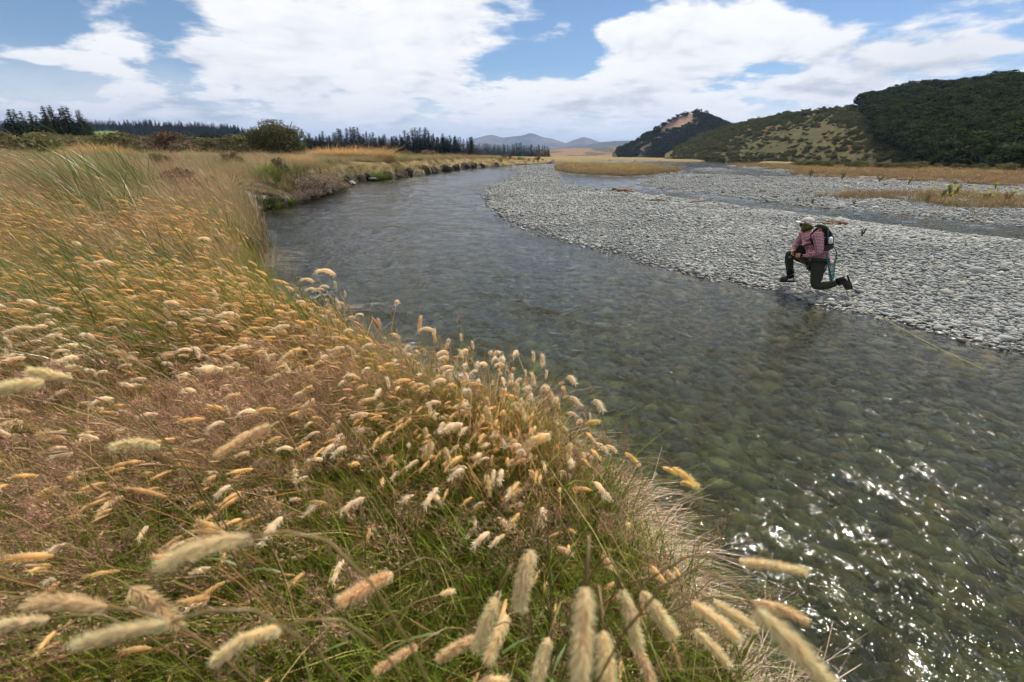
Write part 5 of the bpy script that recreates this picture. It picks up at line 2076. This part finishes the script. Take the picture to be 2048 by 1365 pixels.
def hero_head(i, ax, ay, bx, by, w, c):
    g = np.random.default_rng(4000 + i)
    Lp = math.hypot(bx - ax, by - ay)
    # real length of a head fixes how far away it is
    dist = FPX * np.clip(.075 + .035 * g.random(), .05, .12) / max(Lp, 24) if Lp > 70 else None
    if dist is None:
        q = P((ax + bx) / 2, (ay + by) / 2, 1.22)
        dist_h = math.hypot(q[0], q[1])
    da, db = ray(ax, ay), ray(bx, by)
    if dist is not None:
        dist = float(np.clip(dist, .42, 1.6))
        A = CAM + da / FPX * dist
        Bp = CAM + db / FPX * dist * g.uniform(.93, 1.0)
    else:
        A = CAM + da * (dist_h / math.hypot(da[0], da[1]))
        Bp = CAM + db * (dist_h / math.hypot(db[0], db[1]))
    gz = H1(A[0], A[1])
    if gz < .4:
        gz = .75
    hd = Bp - A
    L = np.linalg.norm(hd)
    hh = hd / L
    w3 = w / FPX * (dist if dist is not None else np.linalg.norm(A - CAM))
    # stem: rises from the turf, arches over into the head
    back = np.array([-hh[0], -hh[1], 0]) * (.22 + .15 * g.random())
    base = np.array([A[0] + back[0], A[1] + back[1], 0])
    if H1(base[0], base[1]) < .4:
        for tt in range(12):
            base = base * .93
            if H1(base[0], base[1]) > .4:
                break
    base[2] = H1(base[0], base[1]) - .03
    top = A - hh * .03
    mid = A - hh * .14 + np.array([0, 0, .02])
    t = np.linspace(0, 1, 10)[:, None]
    pts = (1 - t) ** 3 * base + 3 * (1 - t) ** 2 * t * (base * .5 + np.array([A[0], A[1], A[2]]) * .5 - np.array([hh[0], hh[1], 0]) * .14) + 3 * (1 - t) * t ** 2 * mid + t ** 3 * top
    pts = np.vstack([pts, A + hh * L * .1])
    e = empty('seed_head_stalk', tuple(base))
    mb = MB()
    mb.tube(pts - base, [.0016] * len(pts), 5, [(.16 + .2 * k / 10, .17 + .07 * k / 10, .05 + .05 * k / 10) for k in range(len(pts))])
    # one leaf blade on the stem
    mb.obj('stem', M_GRASS, e)
    lf = MB()
    p0 = pts[3] - base
    dv = g.normal(0, 1, 3)
    dv[2] = .4
    dv /= np.linalg.norm(dv)
    sv = np.cross(dv, [0, 0, 1.0])
    sv /= np.linalg.norm(sv)
    seg = []
    for k in range(6):
        q_ = k / 5
        c_ = p0 + dv * .14 * q_ - np.array([0, 0, .07 * q_ * q_])
        wd_ = .0035 * (1 - q_ ** 2) + .0002
        seg += [c_ - sv * wd_, c_ + sv * wd_]
    lf.add(seg, [(2 * k, 2 * k + 1, 2 * k + 3, 2 * k + 2) for k in range(5)], None, (.15, .20, .04))
    lf.obj('leaf', M_GRASS, e)
    hb = MB()
    fz = 1100 if Lp > 70 else 260
    d0 = hh + np.array([0, 0, .25])
    head(hb, A - base, d0, L * 1.02, w3 * .27, c, fz if c is not DARK else 120, 12, 9, g.uniform(.1, 1.1), g, g.uniform(.3, 1.0), g.uniform(.6, 1.15))
    hb.obj('seed_head', M_HEAD, e, True)
    cn = 'cream' if c is CREAM else 'tan' if c is TAN else 'golden' if c is GOLDC else 'dark olive'
    way = 'pointing left' if bx < ax - 20 else 'pointing right' if bx > ax + 20 else 'hanging down'
    if Lp > 70:
        if ay > 1050:
            place = 'at the bottom left of the grass' if ax < 450 else 'at the bottom middle-left' if ax < 850 else 'in the bunch at the bottom centre' if ax < 1250 else 'over the river edge at bottom right'
        else:
            place = 'in the grass at the left'
        lab = f'large fluffy {cn} seed head {way} {place}'
    else:
        place = 'at the left' if ax < 500 else 'in the middle of the grass' if ax < 820 else 'near the bank edge in the middle' if ax < 1100 else 'close to the river edge'
        lab = f'small {cn} seed head {way} on its stalk {place}'
    tag(e, lab, 'grass stalk', lab.replace('seed head', 'seed heads'))


for i, (ax, ay, bx, by, w, c) in enumerate(HH):
    hero_head(i, ax, ay, bx, by, w, c)

# ------------------------------------------------------------------ the kneeling angler
K0 = P(1622, 579, .10)
VD = np.array([K0[0], K0[1], 0.0])
KD = np.linalg.norm(VD)
VD /= KD
AX = np.array([-VD[1], VD[0], 0.0])          # the way he faces (left in the view)
gz0 = .10


def PP(zx, zy, b=0.0):
    """place in the angler's own frame: x forward, y towards the camera, z up"""
    d = ray(1500 + zx / 5.688, 400 + zy / 5.688)
    t = (KD + b) / (d @ VD)
    w = CAM + d * t - np.array([K0[0], K0[1], gz0])
    return np.array([w @ AX, -(w @ VD), w[2]])


ang_rz = math.atan2(AX[1], AX[0])
gz0 = .085
ORG = (K0[0], K0[1], gz0)


def skin(name, pts, edges, mat, parent, root, sub=2, smooth=True):
    """pts: name -> (xyz, radius or (rx, ry))"""
    names = list(pts)
    names.remove(root)
    names = [root] + names
    ix = {n_: i_ for i_, n_ in enumerate(names)}
    me = bpy.data.meshes.new(name)
    bm = bmesh.new()
    lay = bm.verts.layers.skin.verify()
    vs = [bm.verts.new(pts[n_][0]) for n_ in names]
    for a_, b_ in edges:
        bm.edges.new((vs[ix[a_]], vs[ix[b_]]))
    for v_, n_ in zip(vs, names):
        r_ = pts[n_][1] * (1.0 if name == 'body' else 1.22)
        v_[lay].radius = (r_, r_) if not isinstance(r_, tuple) else r_
    vs[0][lay].use_root = True
    bm.to_mesh(me)
    bm.free()
    me.materials.append(mat)
    o = bpy.data.objects.new(name, me)
    col.objects.link(o)
    m1 = o.modifiers.new('skin', 'SKIN')
    m1.use_smooth_shade = smooth
    m2 = o.modifiers.new('subdivision', 'SUBSURF')
    m2.levels = sub
    m2.render_levels = sub
    o.parent = parent
    return o


def mat_shirt():
    m = bpy.data.materials.new('check_shirt')
    m.use_nodes = True
    N = NT(m.node_tree)
    out = N.n('ShaderNodeOutputMaterial')
    b = N.n('ShaderNodeBsdfPrincipled')
    b.inputs['Roughness'].default_value = .9
    b.inputs['Specular IOR Level'].default_value = .1
    tc = N.n('ShaderNodeTexCoord').outputs['Object']
    sp = N.n('ShaderNodeSeparateXYZ')
    N.put(sp.inputs[0], tc)
    h_ = N.m('FRACT', N.m('MULTIPLY', N.m('ADD', sp.outputs[2], N.m('MULTIPLY', sp.outputs[0], .15)), 42.0))
    v_ = N.m('FRACT', N.m('MULTIPLY', N.m('ADD', N.m('ADD', sp.outputs[0], sp.outputs[1]), N.m('MULTIPLY', sp.outputs[2], -.15)), 42.0))
    hh_ = N.m('GREATER_THAN', h_, .62)
    vv_ = N.m('GREATER_THAN', v_, .62)
    c = N.mix(hh_, (.44, .15, .18), (.70, .50, .52))
    c = N.mix(N.m('MULTIPLY', vv_, .55), c, (.12, .05, .08))
    N.put(b.inputs['Base Color'], c)
    N.t.links.new(b.outputs[0], out.inputs[0])
    return m


M_SKIN = mat_plain('skin', (.52, .25, .17), .55, .4)
M_SHIRT = mat_shirt()
M_TROU = mat_plain('trousers', (.045, .048, .034), .85, .15, 14, .3)
M_BOOT = mat_plain('boots', (.030, .024, .020), .7, .3, 20, .4)
M_SOLE = mat_plain('boot_soles', (.018, .018, .018), .85, .2)
M_SOCK = mat_plain('gaiters', (.010, .012, .020), .85, .15)
M_CAP = mat_plain('cap_cloth', (.50, .47, .42), .9, .1)
M_BRIM = mat_plain('cap_brim', (.66, .63, .57), .85, .1)
M_GAIT = mat_plain('green_camouflage_cloth', (.075, .095, .028), .9, .1, 34, .75)
M_BLACK = mat_plain('black_nylon', (.014, .015, .016), .75, .25)
M_OLIVE = mat_plain('olive_nylon', (.062, .064, .045), .8, .2, 30, .3)
M_ORANGE = mat_plain('orange_lining', (.55, .12, .03), .7, .2)
M_WHITE = mat_plain('white_plastic', (.80, .82, .84), .4, .5)
M_BLUE = mat_plain('blue_plastic', (.04, .35, .60), .4, .5)
M_TEAL = mat_plain('teal_mesh', (.015, .20, .20), .6, .3)
M_LINE = mat_plain('fly_line_coating', (.55, .52, .08), .4, .4)
M_GLASS = mat_plain('dark_lenses', (.008, .008, .009), .15, .8)
M_CORK = mat_plain('cork', (.62, .42, .26), .8, .2, 60, .3)
M_METAL = mat_plain('dark_metal', (.10, .10, .10), .35, .5, metallic=.8)

man = empty('person', ORG, ang_rz)
tag(man, 'man in pink check shirt and pale cap kneeling on the gravel by the water', 'person')

J = {
    'pelvis': (PP(770, 690), .115), 'waist': (PP(760, 600), .115), 'chest': (PP(730, 460), .135), 'upper': (PP(700, 400), .10), 'neck': (PP(672, 350), .058), 'skull': (PP(646, 300), .078), 'crown': (PP(655, 255), .080),
    'chin': (PP(600, 335), .040), 'nose': (PP(566, 300), .016),
    'shl': (PP(775, 405, -.17), .066), 'ell': (PP(795, 600, -.25), .044), 'wrl': (PP(610, 640, -.10), .030), 'hal': (PP(548, 636, -.04), .034),
    'shr': (PP(628, 395, .17), .062), 'elr': (PP(540, 500, .24), .044), 'wrr': (PP(494, 562, .12), .028), 'har': (PP(484, 604, .06), .033),
    'hil': (PP(780, 735, -.10), .092), 'knl': (PP(740, 988, -.12), .066), 'anl': (PP(1010, 935, -.10), .040), 'hel': (PP(1090, 900, -.10), .036), 'tol': (PP(1140, 1000, -.10), .030),
    'hir': (PP(748, 715, .10), .092), 'knr': (PP(442, 605, .20), .058), 'anr': (PP(458, 850, .20), .040), 'her': (PP(478, 895, .20), .036), 'tor': (PP(360, 912, .20), .030)}
E_ = [('pelvis', 'waist'), ('waist', 'chest'), ('chest', 'upper'), ('upper', 'neck'), ('neck', 'skull'), ('skull', 'crown'), ('skull', 'chin'), ('skull', 'nose'), ('upper', 'shl'), ('shl', 'ell'), ('ell', 'wrl'), ('wrl', 'hal'),
      ('upper', 'shr'), ('shr', 'elr'), ('elr', 'wrr'), ('wrr', 'har'), ('pelvis', 'hil'), ('hil', 'knl'), ('knl', 'anl'), ('anl', 'hel'), ('hel', 'tol'), ('pelvis', 'hir'), ('hir', 'knr'), ('knr', 'anr'), ('anr', 'her'), ('her', 'tor')]
body_pts = {k_: (v_[0], v_[1] * (.86 if k_ in ('pelvis', 'waist', 'anl', 'anr', 'hel', 'her', 'tol', 'tor', 'knl', 'knr', 'hil', 'hir') else 1.0)) for k_, v_ in J.items()}
for k_ in ('hel', 'her', 'tol', 'tor', 'anl', 'anr'):
    body_pts[k_] = (body_pts[k_][0], body_pts[k_][1] * .45)
body_e = list(E_)
# fingers: four and a thumb on each hand, bent round each other and the rod
for side, hn, wn in (('l', 'hal', 'wrl'), ('r', 'har', 'wrr')):
    h0, w0 = J[hn][0], J[wn][0]
    fd = h0 - w0
    fd /= np.linalg.norm(fd)
    across = np.array([0, 0, 1.0]) if side == 'l' else np.array([.5, .6, .3])
    across = across - fd * (across @ fd)
    across /= np.linalg.norm(across)
    curl = np.cross(fd, across) * (1 if side == 'l' else -1)
    for k, (off, ln) in enumerate(((.028, .9), (.010, 1.0), (-.009, .95), (-.027, .75))):
        a_ = h0 + fd * .022 + across * off
        b_ = a_ + fd * .032 * ln + curl * .008
        c_ = b_ + fd * .014 * ln + curl * .026 * ln
        for nm, p_, r_ in (('a', a_, .0105), ('b', b_, .0095), ('c', c_, .008)):
            body_pts[f'{side}{k}{nm}'] = (p_, r_)
        body_e += [(hn, f'{side}{k}a'), (f'{side}{k}a', f'{side}{k}b'), (f'{side}{k}b', f'{side}{k}c')]
    a_ = h0 - fd * .012 + across * .036 + curl * .010
    b_ = a_ + fd * .030 + across * .006 + curl * .020
    body_pts[side + 'ta'] = (a_, .012)
    body_pts[side + 'tb'] = (b_, .0095)
    body_e += [(hn, side + 'ta'), (side + 'ta', side + 'tb')]
skin('body', body_pts, body_e, M_SKIN, man, 'pelvis', 2)


def grow_r(names, add, over=None):
    out = {n_: (J[n_][0], J[n_][1] + add) for n_ in names}
    if over:
        out.update(over)
    return out


sh = grow_r(['pelvis', 'waist', 'chest', 'upper', 'shl', 'ell', 'shr', 'elr'], .014)
sh['hem'] = (PP(778, 700), .07)
sh['pelvis'] = (J['pelvis'][0], .135)
sh['cuffl'] = (PP(630, 640, -.115), .040)
sh['cuffr'] = (PP(500, 550, .14), .038)
sh['collar'] = (PP(680, 362), .066)
shirt = skin('shirt', sh, [('hem', 'pelvis'), ('pelvis', 'waist'), ('waist', 'chest'), ('chest', 'upper'), ('upper', 'collar'), ('upper', 'shl'), ('shl', 'ell'), ('ell', 'cuffl'), ('upper', 'shr'), ('shr', 'elr'), ('elr', 'cuffr')], M_SHIRT, man, 'pelvis')
tr = grow_r(['pelvis', 'hil', 'knl', 'hir', 'knr'], .012)
tr['pelvis'] = (PP(772, 700), .108)
tr['thl'] = (PP(762, 850, -.11), .086)
tr['shinl'] = (PP(860, 978, -.12), .066)
tr['anl'] = (PP(1000, 942, -.11), .048)
tr['thr'] = (PP(590, 655, .15), .085)
tr['shinr'] = (PP(448, 720, .20), .060)
tr['anr'] = (PP(456, 835, .20), .050)
skin('trousers', tr, [('pelvis', 'hil'), ('hil', 'thl'), ('thl', 'knl'), ('knl', 'shinl'), ('shinl', 'anl'), ('pelvis', 'hir'), ('hir', 'thr'), ('thr', 'knr'), ('knr', 'shinr'), ('shinr', 'anr')], M_TROU, man, 'pelvis')
for (a_, b_) in (((985, 940, -.11), (1085, 905, -.10)), ((457, 790, .20), (462, 885, .20))):
    mb = MB()
    p0, p1 = PP(*a_), PP(*b_)
    mb.tube([p0, p0 * .5 + p1 * .5, p1], [.062, .066, .060], 12)
    mb.obj('gaiter', M_SOCK, man, True)


def boot(heel, ankle, toe, up):
    """boot from ankle to toe with its sole as a part"""
    heel, ankle, toe, up = map(np.array, (heel, ankle, toe, up))
    fw = toe - heel
    L = np.linalg.norm(fw)
    fw = fw / L
    pts = {'a': (ankle + up * .045, .064), 'b': (heel + up * .05 + fw * .04, .062), 'c': (heel + up * .045 + fw * L * .5, .056), 'd': (toe + up * .036 + fw * .0, .054)}
    bt = skin('boot', pts, [('a', 'b'), ('b', 'c'), ('c', 'd')], M_BOOT, man, 'b')
    # sole: a plate with a foot-shaped outline
    sd_ = np.cross(fw, up)
    me = bpy.data.meshes.new('sole')
    bm = bmesh.new()
    out_ = [(-.015, .0), (-.005, .034), (.04, .040), (L * .45, .040), (L * .75, .046), (L * .9, .034), (L * .97, 0), (L * .9, -.034), (L * .75, -.046), (L * .45, -.036), (.04, -.038), (-.015, -.034)]
    vs1 = [bm.verts.new(tuple(heel + fw * u_ + sd_ * w_ - up * .012)) for u_, w_ in out_]
    vs2 = [bm.verts.new(tuple(heel + fw * u_ + sd_ * w_ + up * .012)) for u_, w_ in out_]
    bm.faces.new(vs1)
    bm.faces.new(list(reversed(vs2)))
    for i_ in range(len(out_)):
        j_ = (i_ + 1) % len(out_)
        bm.faces.new((vs1[j_], vs1[i_], vs2[i_], vs2[j_]))
    bmesh.ops.recalc_face_normals(bm, faces=bm.faces)
    bm.to_mesh(me)
    bm.free()
    o = link('sole', me, bt, [M_SOLE])
    return bt


boot(PP(500, 925, .20), PP(462, 865, .20), PP(330, 930, .20), (0, 0, 1))
hl, tl = PP(1110, 868, -.10), PP(1165, 1020, -.10)
u_ = np.cross(tl - hl, [0, 1.0, 0])
u_ /= np.linalg.norm(u_)
if u_[0] < 0:
    u_ = -u_
boot(hl, PP(1050, 915, -.10), tl, u_)


def ellipsoid(name, c, r, mat, parent, cut=None, rot=None, seg=20, squash=None):
    me = bpy.data.meshes.new(name)
    bm = bmesh.new()
    bmesh.ops.create_uvsphere(bm, u_segments=seg, v_segments=seg // 2 + 2, radius=1)
    if cut is not None:
        bmesh.ops.delete(bm, geom=[v_ for v_ in bm.verts if v_.co.z < cut], context='VERTS')
    M_ = (rot.to_matrix().to_4x4() if rot else Matrix.Identity(4))
    for v_ in bm.verts:
        p_ = Vector((v_.co.x * r[0], v_.co.y * r[1], v_.co.z * r[2]))
        v_.co = (M_ @ p_) + Vector(c)
    bm.to_mesh(me)
    bm.free()
    return link(name, me, parent, [mat], True)


# neck tube pulled over the face and the back of the head
ng_ = {'a': (PP(668, 372), .072), 'b': (PP(655, 335), .082), 'c': (PP(644, 292), .102), 'd': (PP(668, 262), .096), 'e': (PP(598, 328), .056), 'f': (PP(585, 304), .062)}
skin('neck_gaiter', ng_, [('a', 'b'), ('b', 'c'), ('c', 'd'), ('b', 'e'), ('c', 'f')], M_GAIT, man, 'b')
cap = ellipsoid('cap', PP(656, 252), (.108, .100, .082), M_CAP, man, .12, Euler((0, R(6), 0)))
# brim: curved plate
me = bpy.data.meshes.new('brim')
bm = bmesh.new()
bc_ = PP(598, 244)
rows_ = []
for i_ in range(7):
    u = i_ / 6
    row = []
    for j_ in range(9):
        a_ = (j_ / 8 - .5) * math.pi
        hw = .072
        p_ = bc_ + np.array([.115 * u * math.cos(a_) ** .6 if abs(math.cos(a_)) > 1e-6 else 0, hw * math.sin(a_), .018 * (1 - math.sin(a_) ** 2) - .018 - .002 * u])
        row.append(bm.verts.new(tuple(p_)))
    rows_.append(row)
for i_ in range(6):
    for j_ in range(8):
        bm.faces.new((rows_[i_][j_], rows_[i_ + 1][j_], rows_[i_ + 1][j_ + 1], rows_[i_][j_ + 1]))
bm.to_mesh(me)
bm.free()
br = link('brim', me, cap, [M_BRIM], True)
sm = br.modifiers.new('thickness', 'SOLIDIFY')
sm.thickness = .006
# sunglasses
sg = MB()
for b_ in (-.035, .035):
    c_ = PP(572, 283, b_ + 0)
    sg.tube([c_ + [.010, 0, 0], c_, c_ - [.03, 0, 0]], [.022, .026, .024], 10)
sg.tube([PP(574, 280, -.05), PP(620, 278, -.088), PP(655, 280, -.092)], [.005, .005, .004], 5)
sg.tube([PP(574, 280, .05), PP(620, 278, .088), PP(655, 280, .092)], [.005, .005, .004], 5)
sg.obj('sunglasses', M_GLASS, man, True)
mb = MB()
c_, d_ = PP(590, 636, -.09), PP(578, 636, -.085)
mb.tube([c_, d_], [.037, .037], 12)
mb.tube([PP(585, 632, -.125), PP(585, 632, -.135)], [.020, .018], 10)
mb.obj('watch', M_BLACK, man, True)


def prism(name, prof, b0, b1, mat, parent, bev=.03, inset=.85):
    """solid from a side outline in the angler's frame, rounded"""
    me = bpy.data.meshes.new(name)
    bm = bmesh.new()
    c2 = np.mean(np.array(prof, float), axis=0)
    layers = []
    for b_, k_ in ((b0, inset), (b0 + (b1 - b0) * .18, 1.0), (b1 - (b1 - b0) * .18, 1.0), (b1, inset)):
        layers.append([bm.verts.new(tuple(PP(*(c2 + (np.array(q_) - c2) * k_), b_))) for q_ in prof])
    n_ = len(prof)
    for a_, c_ in zip(layers[:-1], layers[1:]):
        for i_ in range(n_):
            j_ = (i_ + 1) % n_
            bm.faces.new((a_[i_], a_[j_], c_[j_], c_[i_]))
    bm.faces.new(layers[0])
    bm.faces.new(list(reversed(layers[-1])))
    bmesh.ops.recalc_face_normals(bm, faces=bm.faces)
    bm.to_mesh(me)
    bm.free()
    o = link(name, me, parent, [mat], True)
    b = o.modifiers.new('bevel', 'BEVEL')
    b.width = .008
    b.segments = 2
    s_ = o.modifiers.new('subdivision', 'SUBSURF')
    s_.levels = s_.render_levels = 2
    return o


pack = empty('backpack', ORG, ang_rz)
tag(pack, "black and olive backpack on the kneeling man's back", 'backpack')
prism('main_bag', [(800, 330), (860, 300), (915, 340), (950, 400), (958, 480), (950, 550), (880, 575), (838, 540), (850, 440)], -.15, .15, M_BLACK, pack)
prism('lid', [(728, 298), (770, 275), (830, 278), (890, 305), (915, 350), (860, 345), (800, 318), (735, 312)], -.14, .14, M_OLIVE, pack)
prism('lower_pocket', [(835, 520), (950, 505), (960, 545), (900, 580), (830, 600), (815, 570)], -.16, .13, M_OLIVE, pack)
prism('lining', [(775, 320), (812, 322), (835, 370), (842, 410), (815, 380), (790, 345)], -.145, .10, M_ORANGE, pack)
for b_ in (-.155, .155):
    mb = MB()
    mb.tube([PP(800, 300, b_ * .8), PP(745, 345, b_ * 1.1), PP(700, 390, b_ * 1.28), PP(690, 450, b_ * 1.30), PP(720, 510, b_ * 1.25), PP(800, 560, b_ * 1.2)], [.018, .020, .020, .016, .012, .010], 6)
    mb.obj('shoulder_strap', M_BLACK, pack, True)
mb = MB()
mb.tube([PP(890, 330, -.165), PP(885, 440, -.175), PP(880, 520, -.17)], [.010, .012, .008], 5)
mb.obj('side_strap', M_OLIVE, pack, True)
bot = MB()
bot.tube([PP(918, 500, -.185), PP(918, 492, -.185), PP(915, 455, -.185), PP(914, 430, -.185), PP(913, 424, -.185)], [.022, .034, .036, .032, .02], 12)
e2 = empty('water_bottle', ORG, ang_rz)
bot.obj('bottle_body', M_WHITE, e2, True)
mb = MB()
mb.tube([PP(900, 470, -.190), PP(902, 440, -.195), PP(908, 426, -.19)], [.018, .022, .016], 8)
mb.obj('blue_cap', M_BLUE, e2, True)
tag(e2, 'small white and blue bottle clipped to the side of the backpack', 'bottle')

# chest pack hanging before his belly
cp = empty('chest_pack', ORG, ang_rz)
prism('pouch', [(520, 560), (560, 510), (610, 500), (650, 520), (665, 590), (655, 690), (600, 700), (560, 670), (535, 620)], -.02, .13, M_BLACK, cp)
prism('front_pocket', [(540, 655), (600, 640), (680, 670), (690, 720), (630, 715), (570, 690)], -.06, .10, M_OLIVE, cp)
mb = MB()
mb.tube([PP(600, 385, .05), PP(602, 430, .0), PP(600, 500, .02)], [.008, .008, .007], 5)
mb.tube([PP(740, 345, -.13), PP(690, 440, -.17), PP(640, 500, -.12), PP(600, 520, -.02)], [.012, .012, .010, .008], 5)
mb.obj('strap', M_BLACK, cp, True)
mb = MB()
mb.tube([PP(640, 700, -.05), PP(640, 745, -.05), PP(625, 770, -.05)], [.006, .006, .010], 6)
mb.obj('hanging_tool', M_BLACK, cp, True)
tag(cp, "black chest pack slung in front of the kneeling man's belly", 'chest pack')

# landing net
nt = empty('landing_net', ORG, ang_rz)
mb = MB()
hoop = [(955, 545), (985, 590), (990, 650), (970, 715), (930, 745), (895, 745), (875, 690), (880, 620), (905, 570), (955, 545)]
mb.tube([PP(a_, b_, -.20) for a_, b_ in hoop], .006, 6, cap=False)
mb.obj('hoop', M_METAL, nt, True)
mb = MB()
for i_ in range(15):
    f = i_ / 14
    top_ = np.array(PP(880 + 105 * f, 620 + 110 * math.sin(math.pi * f), -.20))
    bot_ = np.array(PP(900 + 55 * f, 925 - 40 * abs(f - .35), -.16))
    md_ = (top_ + bot_) / 2 + np.array([0, .04 * math.sin(math.pi * f), 0])
    mb.tube([top_, md_, bot_], .0024, 3, cap=False)
for k_ in range(12):
    g_ = k_ / 12
    row = []
    for i_ in range(8):
        f = i_ / 7
        top_ = np.array(PP(880 + 105 * f, 620 + 110 * math.sin(math.pi * f), -.20))
        bot_ = np.array(PP(900 + 55 * f, 925 - 40 * abs(f - .35), -.16))
        row.append(top_ * (1 - g_) + bot_ * g_ + np.array([0, .04 * math.sin(math.pi * f) * 4 * g_ * (1 - g_), 0]))
    mb.tube(row, .0022, 3, cap=False)
mb.obj('netting', M_TEAL, nt)
mb = MB()
mb.tube([PP(872, 610, -.19), PP(880, 700, -.2), PP(905, 800, -.19), PP(935, 935, -.17)], [.009, .011, .013, .015], 6)
mb.obj('bunched_netting', M_TEAL, nt, True)
tag(nt, "teal mesh landing net hanging behind the kneeling man's hip", 'landing net')

# rod butt in the hand and the fly line trailing over stones and water
rod = empty('fly_rod', ORG, ang_rz)
mb = MB()
mb.tube([PP(560, 566, .04), PP(500, 572, .05), PP(470, 600, .02)], [.013, .014, .012], 9)
mb.obj('cork_grip', M_CORK, rod, True)
mb = MB()
mb.tube([PP(470, 600, .02), PP(452, 690, .05)], [.006, .004], 6)
mb.obj('blank', M_METAL, rod, True)
mb = MB()
mb.tube([PP(455, 660, -.01), PP(455, 660, .05)], [.035, .035], 14)
mb.obj('reel', M_METAL, rod, True)
tag(rod, "cork handled fly rod held in the kneeling man's hands", 'fishing rod')
pts = [PP(472, 612, -.06)]
w0 = pts[0]
line_px = [(1672, 577), (1735, 621), (1780, 645), (1822, 668), (1895, 706), (1970, 740)]
Rz = Matrix.Rotation(ang_rz, 3, 'Z')
world = [np.array(Rz @ Vector(w0)) + np.array(ORG)]
for a_, b_ in line_px:
    q = P(a_, b_, .10)
    hz = max(land_z(q[0], q[1]) + .06, .012)
    q = P(a_, b_, hz)
    world.append(q)
fine = [world[0]]
for a_, b_ in zip(world[:-1], world[1:]):
    for k_ in range(1, 7):
        fine.append(a_ + (b_ - a_) * k_ / 6)
mb = MB()
mb.tube(fine, .0030, 5)
ln = mb.obj('fly_line', M_LINE, None, True)
tag(ln, "thin yellow fly line running from the man's hand across stones into the river", 'fishing line')

# stones pressed against the angler's knee and boots
g = np.random.default_rng(71)
for k, (zx, zy, s) in enumerate([(700, 1040, .05), (760, 1030, .045), (820, 1030, .05), (650, 1075, .085), (730, 1060, .04), (880, 1030, .04), (560, 960, .05), (480, 955, .045), (400, 965, .05), (330, 960, .05), (260, 950, .06), (940, 1020, .04), (1000, 1060, .06), (1120, 1060, .05), (1180, 1050, .045),
                                 (800, 1115, .045), (715, 1130, .06), (600, 1040, .05), (500, 1000, .045), (440, 1020, .055), (970, 1150, .065), (860, 1125, .05), (1050, 1020, .04), (1130, 1160, .06), (580, 1075, .045), (410, 980, .05)]):
    q = P(1500 + zx / 5.688, 400 + zy / 5.688, .09)
    o = bpy.data.objects.new('stone', stone_protos[k % 9].data)
    col.objects.link(o)
    o.parent = ground
    o.location = (q[0], q[1], max(land_z(q[0], q[1]), .01) + s * .25)
    o.scale = (s, s, s * 1.1)
    o.rotation_euler = (g.normal(0, .2), g.normal(0, .2), g.uniform(0, 6.28))
print('KNEEZ', land_z(K0[0], K0[1]), [round(land_z(*P(1500 + a / 5.688, 400 + b / 5.688, .1)[:2]), 3) for a, b in ((430, 935), (700, 1015), (1150, 1040), (960, 1010))])

# slumped clods and hanging turf along the foot of the cut bank
CLOD = [rock_mesh(60 + i, 2) for i in range(4)]
M_CLOD = mat_plain('bank_earth', (.060, .048, .036), .95, .1, 5, .5)
for m_ in CLOD:
    m_.materials.append(M_CLOD)
g = np.random.default_rng(88)
bl = np.array(bank_far)
names_ = ['dark slumped clod of earth at the foot of the cut bank near the boulders', 'dark slumped clod of earth below the row of golden tussocks', 'dark slumped clod of earth along the far bend of the bank']
for i in range(len(bl) - 5):
    a_, b_ = bl[i], bl[i + 1]
    L = float(np.hypot(*(b_ - a_)))
    for k in range(int(np.clip(L / 1.6, 2, 9))):
        c = a_ + (b_ - a_) * g.random()
        rr = float(np.hypot(*c))
        if rr > 105:
            continue
        oa = float(bank_out_angle(np.array([c[0]]), np.array([c[1]]))[0])
        sl_ = float(zones(np.array([c[0]]), np.array([c[1]]))[0][0])
        c = c + np.array([math.cos(oa), math.sin(oa)]) * (sl_ - g.uniform(-.15, .35))
        s = g.uniform(.22, .5) * (1 + rr * .008)
        o = bpy.data.objects.new('earth_clod', CLOD[k % 4])
        col.objects.link(o)
        o.location = (c[0], c[1], g.uniform(.0, .45))
        o.scale = (s * 1.3, s, s * g.uniform(.6, 1.1))
        o.rotation_euler = (g.normal(0, .3), g.normal(0, .3), g.uniform(0, 6.28))
        w_ = 0 if rr < 34 else 1 if rr < 75 else 2
        tag(o, names_[w_], 'earth clod', ['clods near the boulders', 'clods below the tussocks', 'clods on the far bend'][w_])
